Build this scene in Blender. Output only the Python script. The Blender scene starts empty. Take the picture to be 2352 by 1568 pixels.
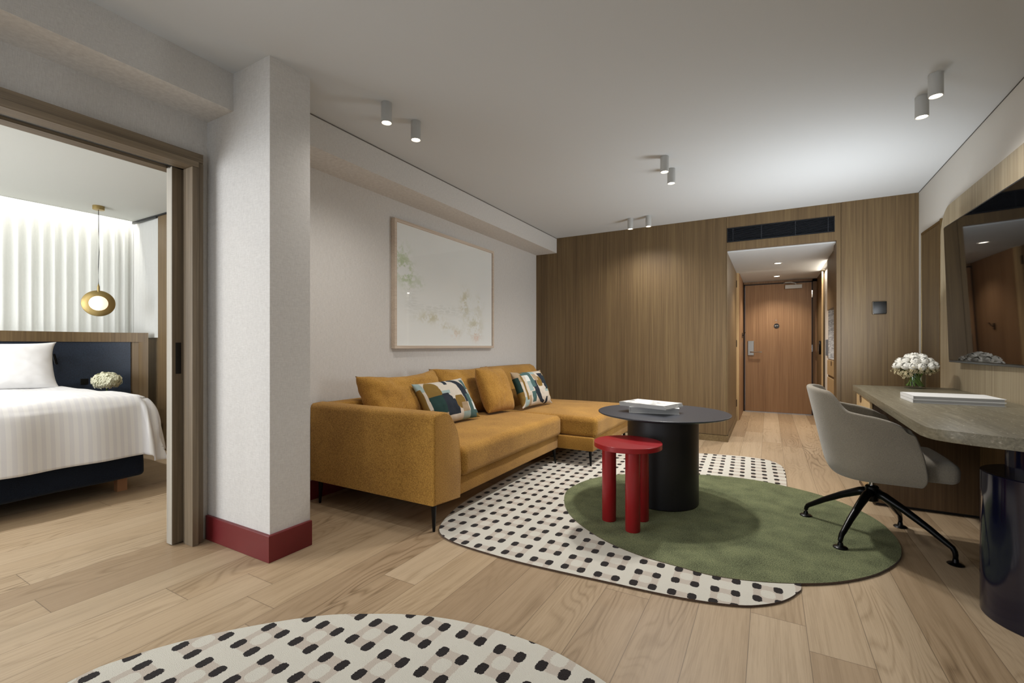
import bpy, bmesh, math, random
from mathutils import Vector, Matrix, noise
random.seed(7)
PI = math.pi
scn = bpy.context.scene
C = scn.collection

# ------------------------------------------------------------------ camera
cam_d = bpy.data.cameras.new('camera'); cam = bpy.data.objects.new('camera', cam_d); C.objects.link(cam)
cam_d.sensor_width = 36; cam_d.lens = 1045 / 2352 * 36
cam_d.shift_y = 11 / 2352
cam_d.clip_start = .05
cam.location = (0, 0, 1.08); cam.rotation_euler = (PI / 2, 0, math.radians(29.449))
scn.camera = cam
# ------------------------------------------------------------------ world, exposure
w = bpy.data.worlds.new('world'); scn.world = w; w.use_nodes = True
w.node_tree.nodes['Background'].inputs[0].default_value = (.75, .87, 1, 1)
w.node_tree.nodes['Background'].inputs[1].default_value = .6
vs = scn.view_settings
vs.view_transform = 'Standard'; vs.look = 'None'; vs.gamma = 1; vs.use_curve_mapping = False
vs.exposure = 0.06


def area(name, loc, rot, sx, sy, power, col, spread=PI):
    l = bpy.data.lights.new(name, 'AREA'); l.shape = 'RECTANGLE'; l.size = sx; l.size_y = sy
    l.energy = power; l.color = col; l.spread = spread
    o = bpy.data.objects.new(name, l); o.location = loc; o.rotation_euler = rot; C.objects.link(o); return o


def spot(name, loc, power, col, ang=100, blend=.8, rad=.025, rot=(0, 0, 0)):
    l = bpy.data.lights.new(name, 'SPOT'); l.energy = power; l.color = col
    l.spot_size = math.radians(ang); l.spot_blend = blend; l.shadow_soft_size = rad
    o = bpy.data.objects.new(name, l); o.location = loc; o.rotation_euler = rot; C.objects.link(o); return o


WARM = (1, .96, .91); DAY = (.94, .97, 1)
# daylight through the living room window behind the camera, and the bedroom window
area('daylight_living', (-.75, -1.72, .90), (PI / 2, 0, 0), 3.0, 1.4, 12, DAY)
# added one-sided fill light at the hall end, its back to the camera: it throws the fixture shadows seen on the ceiling
up = area('fill_uplight', (.70, 4.35, 1.14), (PI, 0, 0), .9, .9, 31, (.93, .97, 1))
up.rotation_euler = Vector((.74, -.40, -.54)).to_track_quat('Z', 'Y').to_euler()
area('daylight_bedroom', (-4.7, -1.72, 1.35), (PI / 2, 0, 0), 2.6, 1.9, 120, DAY)

# ------------------------------------------------------------------ materials


def lin(h):
    h = h.lstrip('#'); r = []
    for i in (0, 2, 4):
        c = int(h[i:i + 2], 16) / 255
        r.append(c / 12.92 if c <= .04045 else ((c + .055) / 1.055) ** 2.4)
    return (*r, 1)


class G:
    def __init__(s, name, rough=.5, metal=0., col='#808080', spec=.5):
        s.m = bpy.data.materials.new(name); s.m.use_nodes = True
        s.t = s.m.node_tree; s.b = s.t.nodes['Principled BSDF']; s.out = s.t.nodes['Material Output']
        s.set('Roughness', rough); s.set('Metallic', metal); s.set('Base Color', lin(col)); s.set('Specular IOR Level', spec)

    def set(s, k, v):
        if isinstance(v, bpy.types.NodeSocket): s.t.links.new(v, s.b.inputs[k])
        else: s.b.inputs[k].default_value = v

    def put(s, sock, v):
        if isinstance(v, bpy.types.NodeSocket): s.t.links.new(v, sock)
        else: sock.default_value = v

    def M(s, op, a, b=0., c=0., clamp=False):
        n = s.t.nodes.new('ShaderNodeMath'); n.operation = op; n.use_clamp = clamp
        s.put(n.inputs[0], a); s.put(n.inputs[1], b); s.put(n.inputs[2], c); return n.outputs[0]

    def pos(s, kind='Object'):
        return s.t.nodes.new('ShaderNodeTexCoord').outputs[kind]

    def map(s, v, sc=(1, 1, 1), rot=(0, 0, 0), loc=(0, 0, 0)):
        n = s.t.nodes.new('ShaderNodeMapping'); s.t.links.new(v, n.inputs[0])
        n.inputs[1].default_value = loc; n.inputs[2].default_value = rot; n.inputs[3].default_value = sc; return n.outputs[0]

    def xyz(s, v):
        n = s.t.nodes.new('ShaderNodeSeparateXYZ'); s.t.links.new(v, n.inputs[0]); return n.outputs

    def comb(s, x, y, z):
        n = s.t.nodes.new('ShaderNodeCombineXYZ'); s.put(n.inputs[0], x); s.put(n.inputs[1], y); s.put(n.inputs[2], z); return n.outputs[0]

    def noise(s, v, sc=5., det=3., rough=.5, dist=0.):
        n = s.t.nodes.new('ShaderNodeTexNoise'); s.t.links.new(v, n.inputs['Vector'])
        n.inputs['Scale'].default_value = sc; n.inputs['Detail'].default_value = det
        n.inputs['Roughness'].default_value = rough; n.inputs['Distortion'].default_value = dist; return n.outputs['Fac']

    def white(s, v):
        n = s.t.nodes.new('ShaderNodeTexWhiteNoise'); n.noise_dimensions = '3D'; s.t.links.new(v, n.inputs['Vector']); return n.outputs['Value']

    def ramp(s, f, stops):
        n = s.t.nodes.new('ShaderNodeValToRGB'); s.t.links.new(f, n.inputs[0]); e = n.color_ramp.elements
        while len(e) < len(stops): e.new(.5)
        for k, (p, c) in zip(e, stops): k.position = p; k.color = lin(c) if isinstance(c, str) else c
        return n.outputs[0]

    def mix(s, f, a, b, mode='MIX'):
        n = s.t.nodes.new('ShaderNodeMix'); n.data_type = 'RGBA'; n.blend_type = mode
        s.put(n.inputs[0], f); s.put(n.inputs[6], lin(a) if isinstance(a, str) else a); s.put(n.inputs[7], lin(b) if isinstance(b, str) else b)
        return n.outputs[2]

    def bump(s, h, st=.3, d=.01):
        n = s.t.nodes.new('ShaderNodeBump'); n.inputs['Strength'].default_value = st; n.inputs['Distance'].default_value = d
        s.t.links.new(h, n.inputs['Height']); s.t.links.new(n.outputs[0], s.b.inputs['Normal'])


def plain(name, col, rough=.5, metal=0., spec=.5, bump=0, bs=200):
    g = G(name, rough, metal, col, spec)
    if 'paint' in name: return g.m
    p = g.pos()
    f = g.noise(p, 6, 3)
    c = lin(col); a = tuple(x * .93 for x in c[:3]) + (1,); b = tuple(min(1, x * 1.07) for x in c[:3]) + (1,)
    g.set('Base Color', g.mix(f, a, b))
    if bump: g.bump(g.noise(p, bs, 2), bump, .002)
    return g.m


def emis(name, col, st):
    g = G(name, .5, 0, col); g.set('Emission Color', lin(col)); g.set('Emission Strength', st); return g.m


def wood(name, dark, mid, light, axis='z', sc=1., rough=.5, streak=60., bumpst=.12, spec=.35, lows=1.):
    """straight grained veneer; axis = grain direction"""
    g = G(name, rough, 0, mid, spec); p = g.pos()
    lo = {'x': (.6, 8, 8), 'y': (8, .6, 8), 'z': (8, 8, .35)}[axis]
    hi = {'x': (1.2, streak, streak), 'y': (streak, 1.2, streak), 'z': (streak, streak, 1.1)}[axis]
    lo = tuple(v * sc * lows for v in lo); hi = tuple(v * sc for v in hi)
    a = g.noise(g.map(p, lo), 1, 3, .55, .6); b = g.noise(g.map(p, hi), 1, 4, .65, .3)
    f = g.M('ADD', g.M('MULTIPLY', a, .35), g.M('MULTIPLY', b, .65))
    g.set('Base Color', g.ramp(f, [(.34, dark), (.5, mid), (.66, light)]))
    g.bump(b, bumpst, .003); return g.m


def fabric(name, dark, light, rough=.95, sc=260, bump=.5, big=4., aniso=None, spec=.1, sheen=.25):
    g = G(name, rough, 0, light, spec); p = g.pos()
    n = g.noise(p if not aniso else g.map(p, aniso), sc, 2, .6); m = g.noise(p, big, 3)
    f = g.M('ADD', g.M('MULTIPLY', n, .75), g.M('MULTIPLY', m, .25))
    g.set('Base Color', g.ramp(f, [(.36, dark), (.62, light)]))
    g.set('Sheen Weight', sheen); g.set('Sheen Roughness', .6)
    g.bump(n, bump, .004); return g.m


def mk_wallpaper():
    g = G('linen_wallpaper', .85, 0, '#cdc6bf', .2); p = g.pos()
    a = g.noise(g.map(p, (42, 42, 700)), 1, 3, .6); b = g.noise(g.map(p, (640, 640, 38)), 1, 3, .6)
    f = g.M('ADD', g.M('MULTIPLY', a, .5), g.M('MULTIPLY', b, .5))
    g.set('Base Color', g.ramp(f, [(.35, '#c6c3bf'), (.5, '#d3d0cc'), (.65, '#e0deda')]))
    g.bump(f, .25, .002); return g.m


def mk_floor():
    g = G('oak_floor', .42, 0, '#b09474', .4); p = g.pos(); X, Y, Z = g.xyz(p)
    u = g.M('DIVIDE', g.M('ADD', X, .445 + 19), .19); i = g.M('FLOOR', u); fu = g.M('FRACT', u)
    r = g.white(g.comb(i, 3.1, 0))
    v = g.M('DIVIDE', g.M('ADD', Y, g.M('ADD', g.M('MULTIPLY', r, 7.3), 20.)), 1.9)
    j = g.M('FLOOR', v); fv = g.M('FRACT', v)
    rr = g.white(g.comb(i, j, 5.)); r2 = g.white(g.comb(j, i, 9.))
    off = g.M('MULTIPLY', rr, 40.)
    pc = g.comb(g.M('ADD', X, off), Y, off)
    # cathedral figure: distorted rings
    big = g.noise(g.map(pc, (4.2, .75, 1)), 1, 2, .4, .25)
    rings = g.M('ABSOLUTE', g.M('SUBTRACT', g.M('FRACT', g.M('MULTIPLY', big, 26.)), .5))
    rings = g.M('MINIMUM', g.M('MULTIPLY', rings, 3.6), 1.)
    fine = g.noise(g.map(pc, (230, 5., 1)), 1, 4, .7, .2)
    med = g.noise(g.map(pc, (26, .9, 1)), 1, 3, .6, .5)
    zone = g.noise(g.map(pc, (3., .8, 1), (0, 0, 0), (5, 5, 5)), 1, 1)
    zone = g.M('MULTIPLY', g.M('SUBTRACT', zone, .42, clamp=True), 3., clamp=True)
    rings = g.M('ADD', g.M('MULTIPLY', g.M('SUBTRACT', rings, 1.), zone), 1.)
    f = g.M('ADD', g.M('ADD', g.M('MULTIPLY', fine, .42), g.M('MULTIPLY', med, .30)), g.M('MULTIPLY', rings, .26))
    col = g.ramp(f, [(.28, '#73604a'), (.48, '#a48f73'), (.66, '#bca78b')])
    tone = g.ramp(rr, [(0, '#d8d0c8'), (.5, '#f2eee8'), (1, '#ffffff')])
    col = g.mix(1., col, tone, 'MULTIPLY')
    eu = g.M('MINIMUM', fu, g.M('SUBTRACT', 1., fu)); ev = g.M('MINIMUM', fv, g.M('SUBTRACT', 1., fv))
    s1 = g.M('LESS_THAN', eu, .007); s2 = g.M('LESS_THAN', ev, .0008)
    gap = g.M('MAXIMUM', s1, s2)
    g.set('Base Color', g.mix(g.M('MULTIPLY', gap, .55), col, '#3a2c1c'))
    g.set('Roughness', g.M('ADD', g.M('MULTIPLY', fine, .18), .36))
    h = g.M('SUBTRACT', g.M('MULTIPLY', f, .5), gap); g.bump(h, .12, .003)
    return g.m


def mk_dots(rot, ox, oy):
    """cream pile with a lattice of dark dots and faint beige rings"""
    g = G('dotted_pile_weave', .95, 0, '#d8d2c6', .08)
    p = g.pos(); q = g.map(g.map(p, (1, 1, 1), (0, 0, 0), (-ox, -oy, 0)), (1, 1, 1), (0, 0, -rot))
    wob = g.M('MULTIPLY', g.M('SUBTRACT', g.noise(p, 180, 2), .5), .010)
    wob2 = g.M('MULTIPLY', g.M('SUBTRACT', g.noise(g.map(p, (1, 1, 1), (0, 0, 0), (3, 7, 0)), 180, 2), .5), .010)
    X, Y, Z = g.xyz(q); X = g.M('ADD', X, wob); Y = g.M('ADD', Y, wob2)
    a, b = .0826, .1125

    def wrap(v, per, o=0.):
        t = g.M('FRACT', g.M('ADD', g.M('DIVIDE', g.M('SUBTRACT', v, o), per), 100.5))
        return g.M('MULTIPLY', g.M('ABSOLUTE', g.M('SUBTRACT', t, .5)), per)
    dx = wrap(X, a); dy = wrap(Y, b)
    # rounded rectangle as superellipse
    e = g.M('ADD', g.M('POWER', g.M('DIVIDE', dx, .0185), 3.), g.M('POWER', g.M('DIVIDE', dy, .0265), 3.))
    dot = g.M('LESS_THAN', e, 1.)

    def ring(o1, o2):
        rx = wrap(X, 4 * a, o1); ry = wrap(Y, 2 * b, o2)
        out = g.M('MULTIPLY', g.M('LESS_THAN', rx, a / 2 + .015), g.M('LESS_THAN', ry, b / 2 + .019))
        ee = g.M('ADD', g.M('POWER', g.M('DIVIDE', rx, a / 2 - .013), 3.), g.M('POWER', g.M('DIVIDE', ry, b / 2 - .022), 3.))
        return g.M('MULTIPLY', out, g.M('GREATER_THAN', ee, 1.))
    rg = g.M('MAXIMUM', ring(a / 2, b / 2), ring(a / 2 + 2 * a, b / 2 + b))
    n = g.noise(p, 320, 2)
    c = g.mix(g.M('MULTIPLY', rg, .75), '#d2cfc4', '#b9aca0')
    c = g.mix(g.M('MULTIPLY', n, .16), c, '#8f8474')
    c = g.mix(dot, c, '#1d1615')
    g.set('Base Color', c); g.bump(n, .6, .004); g.set('Sheen Weight', .15); return g.m


def mk_stripe_linen():
    g = G('striped_sateen', .55, 0, '#dcdcda', .3); p = g.pos(); X, Y, Z = g.xyz(p)
    s = g.M('GREATER_THAN', g.M('FRACT', g.M('ADD', g.M('DIVIDE', Y, .045), 50.)), .5)
    g.set('Base Color', g.mix(s, '#eaeae9', '#e1e1e3')); g.set('Roughness', g.M('ADD', g.M('MULTIPLY', s, .25), .45))
    return g.m


def mk_desk():
    g = G('limed_oak_desktop', .42, 0, '#736c59', .4); p = g.pos()
    fine = g.noise(g.map(p, (110, 3.5, 110)), 1, 4, .65, .2); med = g.noise(g.map(p, (14, 1.2, 14)), 1, 3, .6, .6)
    big = g.noise(g.map(p, (5., 1.6, 5.)), 1, 3, .55, .5)
    ln = g.M('ABSOLUTE', g.M('SUBTRACT', g.M('FRACT', g.M('MULTIPLY', big, 22.)), .5))
    ln = g.M('SUBTRACT', 1., g.M('MULTIPLY', ln, 7.), clamp=True)
    brk = g.M('MULTIPLY', g.M('SUBTRACT', g.noise(g.map(p, (60, 25, 60)), 1, 3, .7), .5, clamp=True), 7., clamp=True)
    f = g.M('ADD', g.M('MULTIPLY', fine, .6), g.M('MULTIPLY', med, .4))
    c = g.ramp(f, [(.32, '#5e5847'), (.5, '#746d5a'), (.68, '#89826e')])
    g.set('Base Color', g.mix(g.M('MULTIPLY', g.M('MULTIPLY', ln, brk), .75), c, '#b3ac99'))
    g.bump(fine, .15, .002); return g.m


def mk_marble():
    g = G('grey_marble', .2, 0, '#c9c8c6'); p = g.pos()
    v = g.noise(g.map(p, (6, 6, 10), (.5, .3, 0)), 1, 6, .65, 2.2)
    k = g.M('ABSOLUTE', g.M('SUBTRACT', v, .5))
    g.set('Base Color', g.ramp(k, [(0, '#8f8e92'), (.03, '#c9c8c8'), (.12, '#ecebe9')])); return g.m


def mk_glass(name, tint=(1, 1, 1, 1), rough=0., edge=0.):
    """thin clear glass: fresnel mix of clear and mirror-like reflection"""
    g = G(name); t = g.t; t.nodes.remove(g.b)
    tr = t.nodes.new('ShaderNodeBsdfTransparent'); tr.inputs[0].default_value = tint
    gl = t.nodes.new('ShaderNodeBsdfGlossy'); gl.inputs['Roughness'].default_value = rough
    fr = t.nodes.new('ShaderNodeFresnel'); fr.inputs[0].default_value = 1.45
    mx = t.nodes.new('ShaderNodeMixShader')
    ge = t.nodes.new('ShaderNodeNewGeometry')
    f_ = g.M('MULTIPLY', fr.outputs[0], g.M('SUBTRACT', 1., ge.outputs['Backfacing']))
    lw = t.nodes.new('ShaderNodeLayerWeight'); lw.inputs[0].default_value = .35
    ed = g.M('POWER', lw.outputs['Facing'], 3.)
    t.links.new(g.mix(g.M('MULTIPLY', ed, edge), tint, (.42, .47, .45, 1)), tr.inputs[0])
    t.links.new(f_, mx.inputs[0]); t.links.new(tr.outputs[0], mx.inputs[1]); t.links.new(gl.outputs[0], mx.inputs[2])
    t.links.new(mx.outputs[0], g.out.inputs[0]); return g.m


def mk_attr(name, rough=.8, attr='Col', spec=.2, weave=None):
    g = G(name, rough, 0, '#ffffff', spec)
    n = g.t.nodes.new('ShaderNodeAttribute'); n.attribute_name = attr
    g.set('Base Color', n.outputs['Color'])
    if weave: g.bump(g.noise(g.pos(), weave, 2), .3, .002)
    return g.m


def mk_curtain():
    g = G('sheer_fabric', .9, 0, '#e2e2de', .1); t = g.t
    tl = t.nodes.new('ShaderNodeBsdfTranslucent'); tl.inputs[0].default_value = (.8, .81, .79, 1)
    mx = t.nodes.new('ShaderNodeMixShader'); mx.inputs[0].default_value = .3
    t.links.new(g.b.outputs[0], mx.inputs[1]); t.links.new(tl.outputs[0], mx.inputs[2]); t.links.new(mx.outputs[0], g.out.inputs[0])
    n = g.noise(g.map(g.pos(), (300, 300, 30)), 1, 2); g.set('Base Color', g.mix(n, '#dcdcd8', '#ecece8')); return g.m


PAPER = mk_wallpaper(); FLOOR = mk_floor()
CEIL = plain('ceiling_paint', '#cdd0d2', .9, spec=.1)
CEILB = plain('bedroom_ceiling_paint', '#c9cac4', .9, spec=.1)
OAK = wood('smoked_oak_veneer', '#5b4931', '#6b573c', '#7a6646', lows=.45)
OAKH = wood('smoked_oak_across', '#5e4d34', '#6e5c3f', '#7d6b4b', 'y')
DOORW = wood('walnut_door_veneer', '#7a5c41', '#8e6d4e', '#a1805e', streak=90)
GREYOAK = wood('grey_oak_desk', '#5a5444', '#736c59', '#8c8571', 'y', streak=90, rough=.45)
PALEOAK = wood('pale_oak_panel', '#8d8069', '#a1947b', '#b0a48c', 'z', rough=.5)
TRIM = wood('grey_brown_oak_trim', '#5f5342', '#736552', '#867762', 'z')
TRIMY = wood('grey_brown_oak_trim_across', '#5f5342', '#736552', '#867762', 'y')
PANELEDGE = wood('bleached_oak_edge', '#8b857a', '#a8a297', '#bdb7ab', 'z', streak=120, sc=.8)
LIGHTOAK = wood('light_oak_cabinet', '#a08660', '#b89c72', '#c6ac84', 'z')
RED = plain('oxblood_lacquer', '#6d1c20', .4)
REDGLOSS = plain('red_lacquer', '#951a20', .32)
MUSTARD = fabric('mustard_boucle', '#825a23', '#bd8f43', sc=210, bump=.7, sheen=.12)
GREEN = fabric('green_pile', '#3a402f', '#848a65', sc=230, bump=1., big=7, sheen=.03)
RUGEDGE = fabric('rug_edge_binding', '#3b2b1e', '#5d4633', sc=300)
CHAIRF = fabric('greige_upholstery', '#766e61', '#918979', sc=420, bump=.25, sheen=.3)
NAVYF = fabric('navy_upholstery', '#0e131d', '#1a222f', sc=300, bump=.2, sheen=.1)
NAVYL = fabric('navy_headboard_leather', '#18202d', '#232e3e', sc=120, bump=.05, rough=.5, spec=.4, sheen=0)
NAVYG = plain('navy_gloss_lacquer', '#0c0e22', .12, spec=.6)
BLACKT = plain('charcoal_table_laminate', '#30333b', .36)
BLACKP = plain('charcoal_pedestal_paint', '#17151a', .45)
BLACKM = plain('black_metal', '#0d0d0e', .3, .6)
BLACKX = plain('black_plastic', '#0b0b0c', .4)
VENTM = plain('dark_grey_metal', '#1c1e22', .4, .4)
SILVER = plain('brushed_steel', '#9a9690', .3, 1)
CHROME = plain('chrome', '#c8c8c8', .12, 1)
ALU = plain('grey_aluminium', '#aab0b6', .3, .9)
BRASS = plain('antique_brass', '#a8925f', .45, .85)
BRASSL = plain('satin_brass', '#9c8760', .35, 1)
WHITEM = plain('white_metal', '#b9b9b6', .4)
WHITEP = plain('white_paint', '#d5d3ce', .6)
LINEN = plain('white_cotton', '#ebebeb', .8, bump=.1, bs=30); STRIPE = mk_stripe_linen()
PAPERW = plain('white_paper', '#e4e4e2', .6); PAPERG = plain('page_edges', '#a9a8a6', .8)
FRAMEW = wood('bleached_ash_frame', '#bcaa98', '#cdbdac', '#d9cbbb', 'y', streak=90)
MARBLE = mk_marble(); DESKW = mk_desk(); GLASS = mk_glass('clear_glass'); VGLASS = mk_glass('vase_glass', (.95, .97, .96, 1), 0., .9); CURTAIN = mk_curtain()
LEDM = emis('warm_led', '#fff1dc', 9.); LEDH = emis('hall_led', '#fff1dc', 14.)
WOODLEG = plain('beech_leg', '#9a6c48', .5)
DOTS1 = mk_dots(math.radians(1.9), -.043 + .0826 * 0, 2.195)
DOTS2 = mk_dots(math.radians(-.9), -1.161, 1.272)

# ------------------------------------------------------------------ mesh helpers


def link(name, bm, mats, parent=None, smooth=False, loc=None, mod=None):
    me = bpy.data.meshes.new(name); bmesh.ops.recalc_face_normals(bm, faces=bm.faces[:]); bm.to_mesh(me); bm.free()
    for m in (mats if isinstance(mats, (list, tuple)) else [mats]): me.materials.append(m)
    if smooth:
        for f in me.polygons: f.use_smooth = True
        if smooth != 'all':
            try: me.set_sharp_from_angle(angle=math.radians(smooth if isinstance(smooth, (int, float)) and smooth > 1 else 40))
            except Exception: pass
    o = bpy.data.objects.new(name, me); C.objects.link(o)
    if parent: o.parent = parent
    if loc: o.location = loc
    return o


def empty(name, loc, label, cat, group=None, rz=0.):
    o = bpy.data.objects.new(name, None); C.objects.link(o); o.location = loc; o.rotation_euler = (0, 0, rz)
    o.empty_display_size = .05
    return tag(o, label, cat, group)


def tag(o, label=None, cat=None, group=None, kind=None):
    if label: o['label'] = label
    if cat: o['category'] = cat
    if group: o['group'] = group
    if kind: o['kind'] = kind
    return o


def st(name, bm, m, label=None, **k):
    o = link(name, bm, m, **k); o['kind'] = 'structure'
    if label: o['label'] = label
    return o


def dup(root, loc, rz=None, label=None):
    r = root.copy(); C.objects.link(r); r.location = loc
    if rz is not None: r.rotation_euler = (0, 0, rz)
    if label: r['label'] = label
    for ch in list(root.children):
        c = ch.copy(); C.objects.link(c); c.parent = r
        for g2 in ch.children:
            d = g2.copy(); C.objects.link(d); d.parent = c
    return r


def NB(): return bmesh.new()


def box(bm, x0, x1, y0, y1, z0, z1, bev=0., seg=2, mi=0):
    vs_ = [bm.verts.new((x, y, z)) for x in (x0, x1) for y in (y0, y1) for z in (z0, z1)]
    idx = [(0, 1, 3, 2), (4, 6, 7, 5), (0, 4, 5, 1), (2, 3, 7, 6), (0, 2, 6, 4), (1, 5, 7, 3)]
    fs = [bm.faces.new([vs_[k] for k in f]) for f in idx]
    for f in fs: f.material_index = mi
    if bev:
        es = list({e for f in fs for e in f.edges})
        bmesh.ops.bevel(bm, geom=es, offset=bev, segments=seg, affect='EDGES', profile=.5)
    return bm


def B(x0, x1, y0, y1, z0, z1, bev=0., seg=2):
    return box(NB(), min(x0, x1), max(x0, x1), min(y0, y1), max(y0, y1), min(z0, z1), max(z0, z1), bev, seg)


def prism(bm, pts, a0, a1, axis='z', bev=0., seg=2, mi=0, only_top=False):
    """extrude a polygon; axis z: pts=(x,y); axis x: pts=(y,z); axis y: pts=(x,z)"""
    def P(p, a): return {'z': (p[0], p[1], a), 'x': (a, p[0], p[1]), 'y': (p[0], a, p[1])}[axis]
    lo = [bm.verts.new(P(p, a0)) for p in pts]; hi = [bm.verts.new(P(p, a1)) for p in pts]
    n = len(pts); fs = [bm.faces.new(lo), bm.faces.new(hi)]
    for i in range(n): fs.append(bm.faces.new((lo[i], lo[(i + 1) % n], hi[(i + 1) % n], hi[i])))
    for f in fs: f.material_index = mi
    if bev:
        es = set(fs[1].edges) | (set() if only_top else set(fs[0].edges))
        bmesh.ops.bevel(bm, geom=list(es), offset=bev, segments=seg, affect='EDGES', profile=.5)
    return bm


def lathe(bm, prof, n=48, c=(0, 0), close=True, sx=1., sy=1.):
    rings = []
    for r, z in prof:
        if r < 1e-6: rings.append([bm.verts.new((c[0], c[1], z))])
        else: rings.append([bm.verts.new((c[0] + sx * r * math.cos(2 * PI * k / n), c[1] + sy * r * math.sin(2 * PI * k / n), z)) for k in range(n)])
    for a, b in zip(rings, rings[1:]):
        for k in range(n):
            k2 = (k + 1) % n
            if len(a) == 1 and len(b) == 1: continue
            if len(a) == 1: bm.faces.new((a[0], b[k], b[k2]))
            elif len(b) == 1: bm.faces.new((a[k], a[k2], b[0]))
            else: bm.faces.new((a[k], a[k2], b[k2], b[k]))
    if close:
        for r_ in (rings[0], rings[-1]):
            if len(r_) > 1: bm.faces.new(r_)
    return bm


def tube(bm, pts, rad, n=10, caps=True, flat=1.):
    pts = [Vector(p) for p in pts]
    rads = rad if isinstance(rad, (list, tuple)) else [rad] * len(pts)
    rings = []; up = Vector((0, 0, 1))
    for i, p in enumerate(pts):
        d = (pts[min(i + 1, len(pts) - 1)] - pts[max(i - 1, 0)]).normalized()
        s = d.cross(up)
        if s.length < 1e-3: s = d.cross(Vector((1, 0, 0)))
        s.normalize(); t = s.cross(d).normalized()
        rings.append([bm.verts.new(p + rads[i] * (s * math.cos(2 * PI * k / n) + t * flat * math.sin(2 * PI * k / n))) for k in range(n)])
    for a, b in zip(rings, rings[1:]):
        for k in range(n): bm.faces.new((a[k], a[(k + 1) % n], b[(k + 1) % n], b[k]))
    if caps: bm.faces.new(rings[0]); bm.faces.new(rings[-1])
    return bm


def softbox(x0, x1, y0, y1, z0, z1, r, crown=0., n=14, wob=0., seed=0, side=0.):
    """rounded cushion block with a crowned top and slight puffiness"""
    bm = NB(); h = [(x1 - x0) / 2, (y1 - y0) / 2, (z1 - z0) / 2]; c = [(x0 + x1) / 2, (y0 + y1) / 2, (z0 + z1) / 2]

    def coords(k):
        hk = h[k]; rr = min(r / hk, .95)
        e = [-1 + rr * t for t in (0, .12, .3, .55, .8, 1)]
        m = [-1 + rr + (2 - 2 * rr) * t / n for t in range(1, n)]
        return e + m + [-v for v in reversed(e)]
    cs = [coords(k) for k in range(3)]
    for ax in range(3):
        for sg in (-1, 1):
            a, b = [k for k in range(3) if k != ax]; grid = []
            for u in cs[a]:
                row = []
                for v in cs[b]:
                    p = [0, 0, 0]; p[ax] = sg; p[a] = u; p[b] = v
                    q = [p[k] * h[k] for k in range(3)]
                    cl = [max(-h[k] + r, min(h[k] - r, q[k])) for k in range(3)]
                    d = Vector([q[k] - cl[k] for k in range(3)])
                    d = d.normalized() * r if d.length > 1e-9 else d
                    pos = Vector(cl) + d
                    gx = 1 - (pos[0] / h[0]) ** 2; gy = 1 - (pos[1] / h[1]) ** 2; gz = 1 - (pos[2] / h[2]) ** 2
                    if pos[2] > 0: pos[2] += crown * max(0, gx) ** .6 * max(0, gy) ** .6 * min(1, pos[2] / h[2] + .2)
                    if side:
                        pos[0] *= 1 + side * max(0, gz) * max(0, gy) ** .5 / h[0]; pos[1] *= 1 + side * max(0, gz) * max(0, gx) ** .5 / h[1]
                    w3 = Vector((pos[0] + c[0], pos[1] + c[1], pos[2] + c[2]))
                    if wob:
                        nv = noise.noise_vector(w3 * 3.1 + Vector((seed, seed, 0))) * wob; w3 += nv
                    row.append(bm.verts.new(w3))
                grid.append(row)
            for i in range(len(grid) - 1):
                for j in range(len(grid[0]) - 1):
                    bm.faces.new((grid[i][j], grid[i + 1][j], grid[i + 1][j + 1], grid[i][j + 1]))
    bmesh.ops.remove_doubles(bm, verts=bm.verts[:], dist=1e-5)
    return bm


def frame_m(o, yaw, lean, roll=0.):
    cu = Vector((math.cos(yaw), math.sin(yaw), 0)); n = Vector((math.sin(yaw), -math.cos(yaw), 0))
    v = Vector((-n.x * math.sin(lean), -n.y * math.sin(lean), math.cos(lean)))
    c, s = math.cos(roll), math.sin(roll)
    uu = c * cu + s * v; vv = -s * cu + c * v; yy = vv.cross(uu)
    return Matrix(((uu.x, yy.x, vv.x, o[0]), (uu.y, yy.y, vv.y, o[1]), (uu.z, yy.z, vv.z, o[2]), (0, 0, 0, 1)))


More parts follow.
